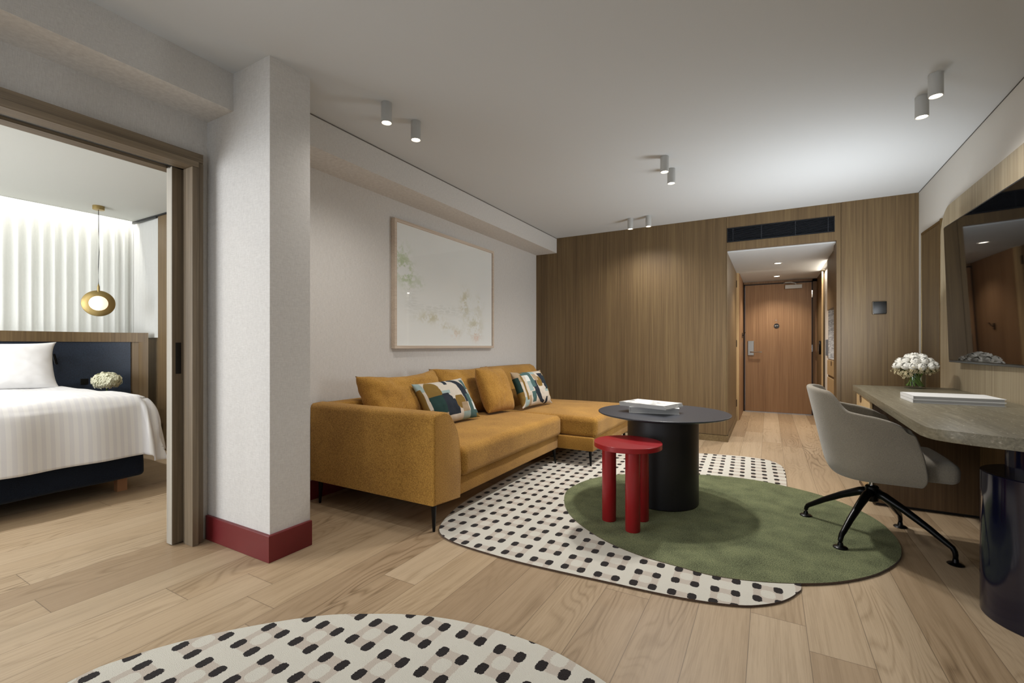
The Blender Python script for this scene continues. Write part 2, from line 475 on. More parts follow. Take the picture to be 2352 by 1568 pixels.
def pillow(bm, w_, h_, t, M, nu=40, nv=30, pinch=.06, pw=2.6, wrk=.004, seed=0., col=None, ex=.5, sag=0., ears=0., lump=.10):
    """two-sided cushion; local x width, z height from 0, y thickness"""
    cl = bm.loops.layers.float_color.new('Col') if col and not bm.loops.layers.float_color.get('Col') else (bm.loops.layers.float_color.get('Col') if col else None)

    def pt(a, b, sd):
        T = t / 2 * max(0, (1 - abs(a) ** pw)) ** ex * max(0, (1 - abs(b) ** pw)) ** ex
        X = a * w_ / 2 * (1 - pinch * (1 - b * b)); Zc = b * h_ / 2 * (1 - pinch * (1 - a * a))
        cr = (abs(a) * abs(b)) ** 6
        X *= 1 + ears * cr; Zc *= 1 + ears * cr
        Zc -= sag * (1 - a * a) * max(0, b)
        nz = noise.noise(Vector((a * 2.2 + seed, b * 2.2, sd * 3 + seed)))
        T2 = T * (1 + lump * nz)
        wr = wrk * noise.noise(Vector((a * 6 + seed, b * 5, sd + 9))) * (1 if T > 1e-4 else 0)
        return M @ Vector((X, sd * (T2 + wr), Zc + h_ / 2))
    g = {}
    for sd in (-1, 1):
        for i in range(nu + 1):
            for j in range(nv + 1):
                a = math.sin(PI / 2 * (2 * i / nu - 1)) * .35 + (2 * i / nu - 1) * .65; b = math.sin(PI / 2 * (2 * j / nv - 1)) * .35 + (2 * j / nv - 1) * .65
                edge = i in (0, nu) or j in (0, nv)
                if edge and sd == 1: g[(sd, i, j)] = g[(-1, i, j)]
                else: g[(sd, i, j)] = bm.verts.new(pt(a, b, sd))
        for i in range(nu):
            for j in range(nv):
                vv = (g[(sd, i, j)], g[(sd, i + 1, j)], g[(sd, i + 1, j + 1)], g[(sd, i, j + 1)])
                f = bm.faces.new(vv)
                if col:
                    cc = lin(col((i + .5) / nu, (j + .5) / nv))
                    for l in f.loops: l[cl] = cc
    return bm


def catmull(pts, k=8):
    n = len(pts); out = []
    for i in range(n):
        p0, p1, p2, p3 = [Vector(pts[(i + d) % n]) for d in (-1, 0, 1, 2)]
        for s in range(k):
            t = s / k
            out.append(tuple(.5 * ((2 * p1) + (-p0 + p2) * t + (2 * p0 - 5 * p1 + 4 * p2 - p3) * t * t + (-p0 + 3 * p1 - 3 * p2 + p3) * t ** 3)))
    return out


# ================================================================== SETTING
ZC = 2.54


def xr(y): return 1.24 - .0156 * (5.66 - y)   # face of the right wall


# floor
st('floor', B(-6.6, 1.6, -1.9, 9.2, -.1, 0), FLOOR)
# ceilings
bm = NB(); box(bm, -2.95, 1.5, -1.9, 5.9, ZC, ZC + .1); st('ceiling', bm, CEIL)
bm = NB(); box(bm, -6.14, -2.95, -1.9, 2.5, 2.46, 2.62); st('ceiling_bedroom', bm, CEILB)
bm = NB(); box(bm, -6.6, -6.12, -1.9, 2.5, 2.62, 2.7); st('ceiling_cove', bm, WHITEP)
bm = NB(); box(bm, -.5, 1.5, 5.72, 8.9, 2.145, 2.25); st('ceiling_hall', bm, CEIL)
# left wall, pier, bulkheads
st('wall_left', B(-2.95, -2.81, 1.60, 5.8, 0, ZC), PAPER)
st('wall_pier', B(-2.83, -2.18, 1.39, 1.62, 0, ZC), PAPER)
st('trim_1', B(-2.83, -2.50, 1.61, 5.67, 2.34, ZC), PAPER)
st('trim_2', B(-2.83, -2.50, -1.9, 1.39, 2.34, ZC), PAPER)
# wall with the sliding door to the bedroom (pocket wall)
bm = NB(); box(bm, -2.93, -2.76, -1.9, 1.40, 2.10, ZC)
box(bm, -2.80, -2.76, 1.33, 1.40, 0, 2.10); box(bm, -2.95, -2.88, 1.34, 1.62, 0, ZC)
box(bm, -2.93, -2.76, -1.9, -1.25, 0, 2.10)
st('wall_bedroom_side', bm, PAPER)
# back wall: oak panelled
bm = NB(); Y = 5.66; g_ = .0015
segs = [(-2.96, -2.138), (-2.138, -.419)]
for a, b in segs: box(bm, a + g_, b - g_, Y, Y + .25, .075, ZC)
box(bm, -.419 + g_, -.41, Y, Y + .25, .075, 2.16)
box(bm, -.419 + g_, .60, Y, Y + .09, 2.408, ZC); box(bm, -.419 + g_, .60, Y, Y + .09, 2.16, 2.248)
box(bm, -.419 + g_, -.41, Y, Y + .09, 2.248, 2.408); box(bm, .584, .60, Y, Y + .09, 2.248, 2.408)
box(bm, .60, .638 - g_, Y, Y + .22, 0, ZC); box(bm, .638 + g_, 1.30, Y, Y + .22, 0, ZC)
st('wall_back', bm, OAK)
bm = NB(); box(bm, -2.80, -.40, Y - .008, Y + .06, 0, .070); box(bm, -.41, -.402, Y, 7.34, 0, .07)
st('baseboard_back', bm, OAKH)
# right wall
bm = NB(); prism(bm, [(xr(-1.9), -1.9), (1.5, -1.9), (1.5, 5.8), (xr(5.8), 5.8)], 0, ZC, 'z'); st('wall_right', bm, plain('pale_wall_paint', '#cfccc5', .85, bump=.1, bs=300))
# solid grey strip coloured as the shade of a gap at the right wall / ceiling
bm = NB(); prism(bm, [(xr(-1.9) - .004, -1.9), (xr(-1.9) + .02, -1.9), (xr(5.66) + .02, 5.66), (xr(5.66) - .004, 5.66)], ZC - .0045, ZC - .001, 'z'); st('trim_3', bm, plain('wall_gap_shade', '#5b5a57', .9))
bm = NB(); box(bm, -2.504, -2.497, 1.63, 5.655, ZC - .008, ZC - .002); st('trim_4', bm, plain('bulkhead_gap_shade', '#6a655f', .9))  # gap line along the bulkhead: its shade is the strip's grey colour
# rear wall with windows (behind the camera)
bm = NB()
for a, b in ((-6.6, -6.0), (-3.4, -2.25), (.75, 1.5)): box(bm, a, b, -2.05, -1.9, 0, 2.7)
box(bm, -6.6, 1.5, -2.05, -1.9, 2.35, 2.7); box(bm, -6.6, 1.5, -2.05, -1.9, 0, .2)
st('wall_rear', bm, WHITEP)
for k, (a, b) in enumerate(((-6.0, -3.4), (-2.25, .75))):
    bm = NB()
    for x in (a, (a + b) / 2 - .025, b - .05): box(bm, x, x + .05, -2.02, -1.95, .2, 2.35)
    box(bm, a, b, -2.02, -1.95, .2, .25); box(bm, a, b, -2.02, -1.95, 2.3, 2.35)
    o = st('window_%d' % (k + 1), bm, VENTM)
    link('pane', B(a + .03, b - .03, -1.99, -1.98, .22, 2.33), GLASS, o)
# bedroom shell
bm = NB(); box(bm, -6.7, -6.42, -2.05, 2.5, 0, 2.7); st('wall_bedroom_head', bm, WHITEP)
bm = NB(); box(bm, -5.605, -2.95, 2.34, 2.5, 0, 2.62); box(bm, -6.45, -5.605, 2.385, 2.5, 0, 1.17); box(bm, -6.45, -5.605, 2.42, 2.5, 1.17, 2.62)
st('wall_bedroom_right', bm, OAK)
bm = NB(); box(bm, -6.16, -5.62, 2.325, 2.345, 2.435, 2.462); st('trim_5', bm, VENTM)
bm = NB(); box(bm, -5.62, -2.95, 2.325, 2.345, 2.445, 2.462); st('trim_6', bm, VENTM)
# hall
bm = NB(); box(bm, -.62, -.41, Y + .252, 7.34, .075, 2.17)
st('wall_hall_left', bm, OAK)
bm = NB(); box(bm, -.60, -.380, 7.37, 7.44, 0, 2.16); st('trim_12', bm, LIGHTOAK)  # light oak chosen so the jamb edge reads as a lit sliver
bm = NB(); box(bm, -.60, -.372, 7.442, 8.56, 0, 2.16); st('wall_hall_closet', bm, DOORW)
bm = NB(); box(bm, .655, 1.3, 7.75, 8.56, 0, 2.16); st('wall_hall_right', bm, OAK)
bm = NB(); box(bm, .685, 1.3, 6.74, 7.75, 0, 2.16); st('wall_hall_white', bm, WHITEP)
bm = NB(); box(bm, -.6, -.365, 8.55, 8.8, 0, 2.25); box(bm, .595, 1.3, 8.55, 8.8, 0, 2.25); box(bm, -.6, 1.3, 8.55, 8.8, 2.10, 2.25)
st('wall_hall_end', bm, DOORW)
bm = NB(); box(bm, .645, .664, 7.70, 7.76, 0, 2.13, .003); st('trim_7', bm, LIGHTOAK)
# baseboards oxblood
st('baseboard_pier', prism(NB(), [(-2.745, 1.374), (-2.163, 1.374), (-2.163, 1.62), (-2.18, 1.62), (-2.18, 1.39), (-2.745, 1.39)], 0, .135, 'z', .003), RED)
st('baseboard_left', B(-2.815, -2.797, 1.615, 5.655, 0, .135, .003), RED)

# hinges on the hall side door
for k, z in enumerate((1.98, 1.12, .26)):
    o = link('hinge', B(-.412, -.402, 7.315, 7.345, z - .05, z + .05), BLACKM)
    tag(o, ['topmost', 'middle', 'lowest'][k] + ' black hinge in the oak wall at the left of the hall', 'hinge', 'hinges in the hall wall')

# sliding door frame ( door_2 = sliding door with frame )
fr = bm = NB()
box(bm, -2.795, -2.70, 1.286, 1.318, 0, 2.049, .002)      # jamb
box(bm, -2.795, -2.715, 1.320, 1.348, 0, 2.083, .002)      # outer trim

box(bm, -2.93, -2.855, 1.30, 1.33, 0, 2.10)                # rear jamb
o = st('trim_8', bm, TRIM)
bm = NB()
box(bm, -2.795, -2.70, -1.3, 1.318, 2.050, 2.082, .002)
box(bm, -2.795, -2.715, -1.3, 1.348, 2.084, 2.133, .002)
box(bm, -2.93, -2.857, -1.3, 1.30, 2.050, 2.10)
st('trim_9', bm, TRIMY)
bm = NB(); box(bm, -2.856, -2.796, -1.3, 1.30, 2.064, 2.075); st('trim_10', bm, ALU)

bm = NB(); box(bm, -2.866, -2.812, 1.240, 1.9, .006, 2.052, .002)
d = st('door_2', bm, TRIM)
bm = NB(); box(bm, -2.8665, -2.8115, 1.2375, 1.2405, .006, 2.052); o = link('door_edge', bm, PANELEDGE, d); tag(o, 'bleached grained edge of the sliding panel')
bm = NB(); box(bm, -2.8125, -2.8095, 1.256, 1.282, .93, 1.10, .001); o = link('door_pull', bm, BLACKX, d); tag(o, 'black recessed pull')
bm = NB(); box(bm, -2.85, -2.83, 1.228, 1.24, 2.045, 2.06); box(bm, -2.846, -2.834, 1.236, 1.27, 2.05, 2.066); link('top_roller', bm, CHROME, d)

# entry door
bm = NB(); box(bm, -.345, .583, 8.50, 8.54, .012, 2.085, .003); d = st('door_1', bm, DOORW)
bm = NB(); box(bm, -.364, -.348, 8.515, 8.56, 0, 2.105); box(bm, .587, .600, 8.515, 8.56, 0, 2.105); box(bm, -.364, .60, 8.515, 8.56, 2.09, 2.105); o = link('door_gap', bm, plain('dark_walnut_rebate', '#2e2015', .7), d)
bm = NB(); box(bm, -.305, -.215, 8.488, 8.50, .93, 1.17, .004); hp = link('lock_plate', bm, SILVER, d)
bm = NB(); tube(bm, [(-.262, 8.49, .985), (-.262, 8.455, .985), (-.25, 8.445, .985), (-.10, 8.445, .985)], .010, 10); link('lever_handle', bm, CHROME, hp, smooth=40)
bm = NB(); lathe(bm, [(0, -.02), (.014, -.02), (.014, 0)], 20); bm.transform(Matrix.Translation((-.262, 8.49, 1.085)) @ Matrix.Rotation(PI / 2, 4, 'X')); link('thumb_turn', bm, CHROME, hp, smooth=40)
bm = NB(); lathe(bm, [(.0, 0), (.038, 0), (.038, .008), (0, .008)], 40); bm.transform(Matrix.Translation((.108, 8.50, 1.41)) @ Matrix.Rotation(PI / 2, 4, 'X')); bd = link('round_badge', bm, BLACKX, d, smooth=30)
bm = NB()
sq = [(-.024, .0), (-.02, .006), (-.014, .002), (-.018, -.004), (-.02, -.012), (-.014, -.002), (-.008, .004), (-.004, -.003), (.0, .005), (.003, -.004), (.008, .010), (.012, -.004), (.016, .003), (.021, .001), (.025, .004)]
tube(bm, [(.108 + x, 8.490, 1.411 + z) for x, z in sq], .0024, 6); link('badge_script', bm, WHITEP, bd)
bm = NB(); lathe(bm, [(0, 0), (.009, 0), (.009, .006), (.004, .006), (0, .004)], 16); bm.transform(Matrix.Translation((.10, 8.50, 1.50)) @ Matrix.Rotation(PI / 2, 4, 'X')); link('peephole', bm, SILVER, d)
bm = NB(); box(bm, .225, .455, 8.455, 8.50, 1.995, 2.055, .004); cl = link('door_closer', bm, WHITEM, d)
bm = NB(); tube(bm, [(.37, 8.47, 2.055), (.37, 8.46, 2.075), (.30, 8.40, 2.088), (.23, 8.42, 2.09), (.21, 8.50, 2.09)], .008, 8); link('closer_arm', bm, WHITEM, cl)
for z in (1.90, 1.05, .25): link('hinge', B(.581, .594, 8.488, 8.505, z - .055, z + .055), CHROME, d)

# ================================================================== FIXTURES
# air vent
v = empty('air_vent', (.087, 5.66, 2.328), 'black slatted air conditioning grille above the hall opening', 'vent')
bm = NB(); x0, x1, z0, z1 = -.497, .497, -.080, .080
box(bm, x0, x1, -.006, .02, z1 - .008, z1); box(bm, x0, x1, -.006, .02, z0, z0 + .008); box(bm, x0, x0 + .006, -.006, .02, z0, z1); box(bm, x1 - .006, x1, -.006, .02, z0, z1)
link('vent_frame', bm, VENTM, v)
link('vent_backing', B(x0, x1, .045, .055, z0, z1), plain('vent_void', '#060607', .9), v)
bm = NB()
for k in range(13):
    z = z0 + .013 + k * .0112
    vv = [bm.verts.new(p) for p in ((x0, -.004, z), (x1, -.004, z), (x1, .014, z + .006), (x0, .014, z + .006))]; bm.faces.new(vv)
    vv = [bm.verts.new(p) for p in ((x0, -.004, z - .0018), (x1, -.004, z - .0018), (x1, -.004, z), (x0, -.004, z))]; bm.faces.new(vv)
link('slats', bm, plain('vent_slat', '#3b3f47', .35, .3), v)
for x in (-.44, -.16, .155, .44): link('divider', B(x, x + .004, -.0055, .0, z0 + .006, z1 - .006), plain('vent_divider', '#2c2f36', .4), v)
# control panel
v = empty('control_panel', (.943, 5.66, 1.456), 'square black touch control panel with silver edge on the oak wall', 'thermostat')
link('panel_frame', B(-.057, .055, -.022, 0, -.064, .064, .008, 3), SILVER, v, smooth=40)
link('screen', B(-.050, .053, -.0245, -.020, -.058, .060, .004, 3), BLACKX, v, smooth=40)
# downlight cylinders
sp = empty('ceiling_spotlight', (-2.0, 2.01, ZC), 'white cylinder spotlight near the pier, nearer the camera of its pair', 'ceiling light', 'surface ceiling spotlights')
bm = NB(); lathe(bm, [(.0, 0), (.031, 0), (.032, -.002), (.032, -.118), (.029, -.120), (.026, -.110), (.020, -.085), (.0, -.085)], 40); link('spotlight_body', bm, WHITEM, sp, smooth=40)
bm = NB(); lathe(bm, [(.0, -.088), (.021, -.088), (.0265, -.1095), (.0, -.1095)], 32); link('lens', bm, LEDM, sp, smooth=40)
spots = [(-2.0, 2.01, ''), (-2.0, 2.27, 'white cylinder spotlight near the pier, farther from the camera of its pair'),
         (-.70, 3.63, 'white cylinder spotlight above the round table, nearer and left of its pair'),
         (-.70, 3.91, 'white cylinder spotlight above the round table, farther and right of its pair'),
         (-1.38, 5.20, 'white cylinder spotlight close to the oak back wall, left of its pair'),
         (-1.175, 5.19, 'white cylinder spotlight close to the oak back wall, right of its pair'),
         (.78, 3.245, 'white cylinder spotlight above the desk, upper right and nearer of its pair'),
         (.78, 3.50, 'white cylinder spotlight above the desk, lower left and farther of its pair')]
SPW = [24, 24, 95, 95, 26, 26, 19, 19]
for k, (x, y, lb) in enumerate(spots):
    if k: dup(sp, (x, y, ZC), None, lb)
    spot('spot_light', (x, y, ZC - .123), SPW[k], WARM, 150, 1., .05)
for x, y, pw in ((-2.05, .62, 13), (-.35, 1.1, 18)):
    spot('spot_light', (x, y, ZC - .12), pw, (1, .97, .95), 150, 1., .03)
spot('unseen_bedroom_spot', (-4.7, .55, 2.45), 135, (1, .97, .94), 150, 1., .03)  # added out of view without a fixture, brightens the duvet
spot('unseen_bedroom_spot', (-3.5, .45, 2.45), 22, (1, .82, .6), 150, 1., .03)
# recessed downlights in the hall
rd = empty('recessed_downlight', (.10, 6.75, 2.145), 'round recessed downlight in the hall ceiling, nearer of two', 'ceiling light', 'hall recessed downlights')
bm = NB(); lathe(bm, [(.040, .0), (.052, 0), (.052, -.004), (.038, -.004), (.036, 0)], 40, close=False); link('bezel', bm, WHITEM, rd, smooth=40)
bm = NB(); lathe(bm, [(0, -.0015), (.038, -.0015)], 32, close=False); link('lens', bm, LEDH, rd)
dup(rd, (.105, 8.0, 2.145), None, 'round recessed downlight in the hall ceiling, farther, just before the entry door')
for y, pw in ((6.75, 75), (8.0, 60)): spot('hall_light', (.10, y, 2.135), pw, (1, .9, .78), 125, .8, .04)
# lit strip from the side room door left
area('bathroom_glow', (-.50, 7.355, 1.1), (0, -PI / 2, 0), 1.9, .012, 1.2, (1, .85, .66))

# picture
art = empty('framed_picture', (-2.81, 3.675, 1.06), 'large framed pale landscape print in a bleached wood frame on the left wall', 'picture')
aw, ah, fd = .80, 1.115, .045
bm = NB(); t_ = .026
box(bm, .001, fd, -aw, -aw + t_, 0, ah, .0015); box(bm, .001, fd, aw - t_, aw, 0, ah, .0015)
box(bm, .001, fd, -aw + t_, aw - t_, 0, t_, .0015); box(bm, .001, fd, -aw + t_, aw - t_, ah - t_, ah, .0015)
link('frame', bm, FRAMEW, art)


def art_col(u, v):
    """pale washed landscape: u to the right, v up"""
    p = Vector((u * 9, v * 6.5, 0))
    n1 = noise.fractal(p * 1.6, .7, 2., 5); n2 = noise.noise(p * 7) + .8 * noise.noise(p * 17); n3 = noise.fractal(p * .5 + Vector((7, 3, 0)), .8, 2., 3)
    base = Vector((.86, .88, .86)) + Vector((.015, .012, .01)) * n3

    def blob(cx, cy, sx, sy): return math.exp(-(((u - cx) / sx) ** 2 + ((v - cy) / sy) ** 2))
    gm = blob(.06, .66, .07, .13) + .7 * blob(.10, .56, .05, .08) + .45 * blob(.20, .54, .045, .06) + .3 * blob(.04, .78, .05, .06)
    om = .85 * blob(.66, .42, .05, .13) + .75 * blob(.30, .25, .11, .045) + .55 * blob(.44, .17, .06, .04) + .5 * blob(.57, .14, .05, .05) + .7 * blob(.78, .20, .09, .10) + .5 * blob(.83, .42, .05, .09)
    pk = .7 * blob(.80, .10, .05, .06) + .4 * blob(.55, .11, .05, .04)
    ln = .28 * blob(.45, .33, .30, .045) + .2 * blob(.13, .38, .05, .15)
    ln *= 1 if abs(noise.noise(Vector((u * 16, v * 70, 4)))) > .18 else .1
    lv = .22 * blob(.88, .52, .08, .25) + .12 * blob(.12, .35, .1, .1)
    cov = max(0, min(1, (.42 + 1.4 * n1 + .9 * n2)))

    def mixc(c, t, m):
        m = max(0, min(1, m)); return c * (1 - m) + Vector(t) * m
    c = mixc(base, (.66, .66, .73), lv * .5)
    c = mixc(c, (.52, .62, .40), gm * cov * .95); c = mixc(c, (.56, .53, .34), om * cov * .95)
    c = mixc(c, (.80, .50, .38), pk * cov * .8); c = mixc(c, (.45, .47, .42), ln * .9)
    return c


bm = NB(); cl = bm.loops.layers.float_color.new('Col'); nu, nv = 340, 240
W2 = aw - t_; gr = [[bm.verts.new((.028, -W2 + 2 * W2 * i / nu, t_ + (ah - 2 * t_) * j / nv)) for j in range(nv + 1)] for i in range(nu + 1)]
cv = [[art_col(i / nu, j / nv) for j in range(nv + 1)] for i in range(nu + 1)]
for i in range(nu):
    for j in range(nv):
        f = bm.faces.new((gr[i][j], gr[i + 1][j], gr[i + 1][j + 1], gr[i][j + 1]))
        for l, (a, b) in zip(f.loops, ((i, j), (i + 1, j), (i + 1, j + 1), (i, j + 1))): l[cl] = (*cv[a][b], 1)
link('print', bm, mk_attr('print_ink', .7), art)
link('glazing', B(.034, .037, -W2, W2, t_, ah - t_), GLASS, art)

# ================================================================== SOFA
sofa = empty('corner_sofa', (-2.1, 3.5, 0), 'mustard boucle corner sofa with chaise on thin black legs', 'sofa')
OFF = (2.1, -3.5, 0)


def sl(name, bm, m, smooth=40, parent=None):
    bm.transform(Matrix.Translation(OFF)); return link(name, bm, m, parent or sofa, smooth=smooth)


prof = [(2.055, .158), (2.055, .655), (2.060, .672), (2.075, .685), (2.15, .690), (2.185, .683), (2.215, .665), (2.25, .622), (2.278, .560), (2.298, .490), (2.31, .41), (2.316, .30), (2.316, .135)]
bm = prism(NB(), prof, -2.77, -1.672, 'x', .014, 3)
sl('armrest', bm, MUSTARD, 50)
bm = B(-2.77, -2.62, 2.06, 5.06, .145, .685, .03, 4); sl('back_frame', bm, MUSTARD)
sl('seat_base', B(-2.74, -1.690, 2.31, 3.85, .145, .268, .010, 3), MUSTARD)
sl('chaise_base', B(-2.74, -1.350, 3.852, 5.05, .145, .268, .012, 3), MUSTARD)
sl('seat_cushion', softbox(-2.62, -1.655, 2.325, 3.862, .262, .445, .045, .022, 18, .004), MUSTARD, 'all')
sl('chaise_cushion', softbox(-2.62, -1.322, 3.866, 5.05, .262, .445, .045, .018, 18, .004, 3), MUSTARD, 'all')
for k, (o, yaw, lean, roll, w_, h_) in enumerate([((-2.40, 2.72, .445), 1.52, .42, .02, .80, .46), ((-2.41, 3.57, .445), 1.53, .42, -.01, .86, .465)]):
    sl('back_cushion', pillow(NB(), w_, h_, .25, frame_m(o, yaw, lean, roll), 44, 34, .035, 5., .010, k * 5., ex=.5, sag=.02 if k else .035, ears=.03), MUSTARD, 'all')
# chaise back: one firm wedge
bm = NB()
pr = [(-2.64, .44), (-2.70, .83), (-2.67, .858), (-2.58, .862), (-2.53, .84), (-2.40, .66), (-2.31, .50), (-2.29, .44)]
prism(bm, pr, 4.02, 5.045, 'y', .028, 4)
sl('back_cushion', bm, MUSTARD, 60)


def leg(x, y, tx, ty, z0=0.):
    bm = NB()
    for a in (0,):
        p = [(x + tx, y + ty, .150), (x + tx * .5, y + ty * .5, .08), (x, y, z0)]
        tube(bm, p, [.016, .012, .008], 8)
    bm.transform(Matrix.Translation(OFF)); return link('leg', bm, BLACKM, sofa, smooth=40)


for a in ((-1.70, 2.085, -.004, .004, 0), (-2.70, 2.085, .004, .004, 0), (-1.70, 3.82, -.01, -.02, .0101), (-1.385, 3.885, -.01, .01, .0101), (-1.385, 4.99, -.01, -.01, 0), (-2.70, 4.99, 0, -.01, 0)): leg(*a)

# patterned cushions --------------------------------------------------
TEAL, NAV, CRM, OCH, PBL, SND, GRN = '#46605f', '#282e37', '#c4bbae', '#7c6230', '#93a5a3', '#a08c71', '#223a37'


def pat(u, v, var=0):
    """geometric patchwork: u right, v up, both 0..1"""
    if var: u, v = 1 - u, 1 - v
    if var: u = (u + .18) % 1.
    def circ(cx, cy, r, top=True): return ((u - cx) / r[0]) ** 2 + ((v - cy) / r[1]) ** 2 < 1
    c = CRM
    if u < .11: c = PBL if v > .72 else (SND if v < .35 else CRM)
    if u < .05 and .15 < v < .8: c = OCH
    if circ(.22, .62, (.13, .34)): c = OCH
    if .10 < u < .34 and .22 < v < .58: c = GRN
    if .11 < u < .34 and v <= .22: c = SND
    if .33 < u < .50 and .72 < v: c = CRM
    if circ(.30, .50, (.24, .48)) and u > .34 and v > .5: c = CRM
    if .34 < u < .52 and .58 < v < .66: c = PBL
    if .33 < u < .55 and .14 < v < .60 and (u < .45 or circ(.38, .14, (.17, .46))): c = NAV
    if .45 < u < .53 and v > .80: c = NAV
    if circ(.60, .52, (.12, .46)) and v > .46: c = CRM
    if circ(.56, .48, (.26, .50)) and not circ(.56, .48, (.13, .42)) and u > .56 and v > .48: c = NAV
    if .69 < u < .80 and .36 < v < .60: c = NAV
    if circ(.60, .40, (.09, .16)) and v < .52: c = OCH
    if .60 < u < .72 and v < .36: c = SND
    if .60 < u < .74 and v < .16: c = PBL
    if .74 < u < .84 and v < .52: c = TEAL
    if .80 < u < .90 and .62 < v < .9: c = TEAL
    if .84 < u < .93 and .36 < v < .60: c = PBL
    if .84 < u < .93 and .18 < v <= .36: c = '#ccd0cc'
    if .84 < u and v < .18: c = TEAL
    if .93 < u and v > .2: c = CRM if v < .7 else SND
    if .90 < u and v < .1: c = OCH
    return c


PATM = mk_attr('printed_cotton', .85, weave=500)
o = link('scatter_cushion', pillow(NB(), .55, .37, .17, frame_m((-2.165, 2.94, .478), 1.433, .56, .044), 150, 100, .05, 2.6, .004, 1., pat, ears=.04), PATM, smooth='all')
tag(o, 'rectangular patchwork print cushion leaning behind the near armrest', 'cushion', 'patchwork scatter cushions')
o = link('scatter_cushion', pillow(NB(), .54, .37, .17, frame_m((-2.055, 4.18, .478), 1.461, .42, 0), 150, 100, .05, 2.6, .005, 7., lambda u, v: pat(u, v, 1), ears=.04), PATM, smooth='all')
tag(o, 'rectangular patchwork print cushion on the chaise end of the sofa', 'cushion', 'patchwork scatter cushions')
o = link('scatter_cushion', pillow(NB(), .42, .42, .20, frame_m((-2.165, 3.64, .476), 1.528, .38, -.03), 50, 50, .02, 3.2, .004, 3., ex=.5), MUSTARD, smooth='all')
tag(o, 'plain square mustard cushion in the middle of the sofa', 'cushion')

# ================================================================== RUGS
DOTO = [(-1.739, 2.222), (-1.68, 2.11), (-1.60, 2.045), (-1.486, 2.010), (-1.30, 1.993), (-1.063, 1.989), (-.837, 2.002), (-.632, 2.018), (-.44, 2.032), (-.265, 2.056), (-.104, 2.103), (-.01, 2.165), (.054, 2.233), (.105, 2.328), (.127, 2.432), (.10, 2.8), (.10, 3.4), (.118, 4.049), (.121, 4.486), (.105, 4.70), (.05, 4.85), (-.05, 4.93), (-.245, 4.955), (-.642, 4.89), (-1.1, 4.84), (-1.55, 4.78), (-1.78, 4.6), (-1.86, 4.2), (-1.87, 3.4), (-1.84, 2.7), (-1.80, 2.42)]
GRNO = [(-1.295, 3.095), (-1.297, 3.30), (-1.25, 3.50), (-1.165, 3.65), (-1.03, 3.79), (-.847, 3.911), (-.62, 4.02), (-.40, 4.10), (-.204, 4.125), (-.03, 4.105), (.121, 4.049), (.25, 3.985), (.36, 3.90), (.455, 3.79), (.535, 3.65), (.59, 3.50), (.612, 3.36), (.618, 3.22), (.603, 3.065), (.552, 2.901), (.434, 2.696), (.282, 2.533), (.123, 2.425), (-.045, 2.350), (-.222, 2.308), (-.379, 2.318), (-.597, 2.352), (-.81, 2.445), (-1.037, 2.625), (-1.19, 2.83)]
R2O = [(-1.944, .56), (-1.92, .721), (-1.832, .884), (-1.702, 1.051), (-1.54, 1.21), (-1.39, 1.306), (-1.234, 1.387), (-1.06, 1.442), (-.879, 1.467), (-.695, 1.468), (-.552, 1.440), (-.40, 1.385), (-.20, 1.26), (-.02, 1.05), (.08, .8), (.05, .5), (-.1, .25), (-.5, .05), (-1.0, -.02), (-1.5, .06), (-1.8, .28)]
rug = empty('area_rug', (-.8, 3.3, 0), 'large shaped rug with cream dotted field and green blob under the round table', 'rug')


def rugp(name, pts, z0, z1, m, parent, off, k=6, bev=.002, shrink=0.):
    P = catmull(pts, k)
    if shrink:
        c = Vector((sum(p[0] for p in P) / len(P), sum(p[1] for p in P) / len(P))); P = [tuple(Vector(p) + (c - Vector(p)).normalized() * shrink) for p in P]
    P = [(p[0] - off[0], p[1] - off[1]) for p in P]
    bm = prism(NB(), P, z0, z1, 'z', bev, 1, only_top=True)
    for f in bm.faces:
        if abs(f.normal.z) < .6: f.material_index = 1
    return link(name, bm, [m, RUGEDGE], parent)


def dotmat(m, off):
    return m


# the dotted material uses world-placed lattice, so keep the meshes in world coordinates relative to their parent
o = rugp('dotted_pile', DOTO, .0, .010, DOTS1, None, (0, 0)); o.parent = rug; o.matrix_parent_inverse = Matrix.Translation((.8, -3.3, 0))
o['label'] = 'cream pile with black dots'
o = rugp('green_pile', GRNO, .002, .0125, GREEN, None, (0, 0)); o.parent = rug; o.matrix_parent_inverse = Matrix.Translation((.8, -3.3, 0))
o['label'] = 'plain moss green pile'
o = rugp('dotted_rug', R2O, 0, .010, DOTS2, None, (0, 0))
tag(o, 'cream rug with black dots lying in the foreground, only its far edge in view', 'rug')

# ================================================================== ROUND TABLE + STOOL
tb = empty('round_table', (-.645, 3.27, .0125), 'round charcoal table on a thick drum pedestal standing on the green rug', 'table')
bm = NB(); lathe(bm, [(0, .575), (.30, .578), (.36, .586), (.430, .602), (.437, .607), (.437, .611), (.434, .613), (0, .613)], 96); link('tabletop', bm, BLACKT, tb, smooth=30)
bm = NB(); lathe(bm, [(0, 0), (.225, 0), (.235, .006), (.235, .578), (0, .578)], 80); link('pedestal', bm, BLACKP, tb, smooth=40)
sx, sy = -.742, 2.737
sto = empty('side_stool', (sx, sy, .0125), 'round red lacquered stool on three thick legs beside the charcoal table', 'stool')
bm = NB(); lathe(bm, [(0, .462), (.198, .462), (.2, .464), (.2, .490), (.198, .492), (0, .492)], 72); link('stool_top', bm, REDGLOSS, sto, smooth=40)
for lx, ly in ((-.687, 2.640), (-.857, 2.734), (-.682, 2.833)):
    bm = NB(); lathe(bm, [(0, 0), (.041, 0), (.0425, .002), (.0425, .4625), (0, .4625)], 40, c=(lx - sx, ly - sy)); link('leg', bm, REDGLOSS, sto, smooth=40)


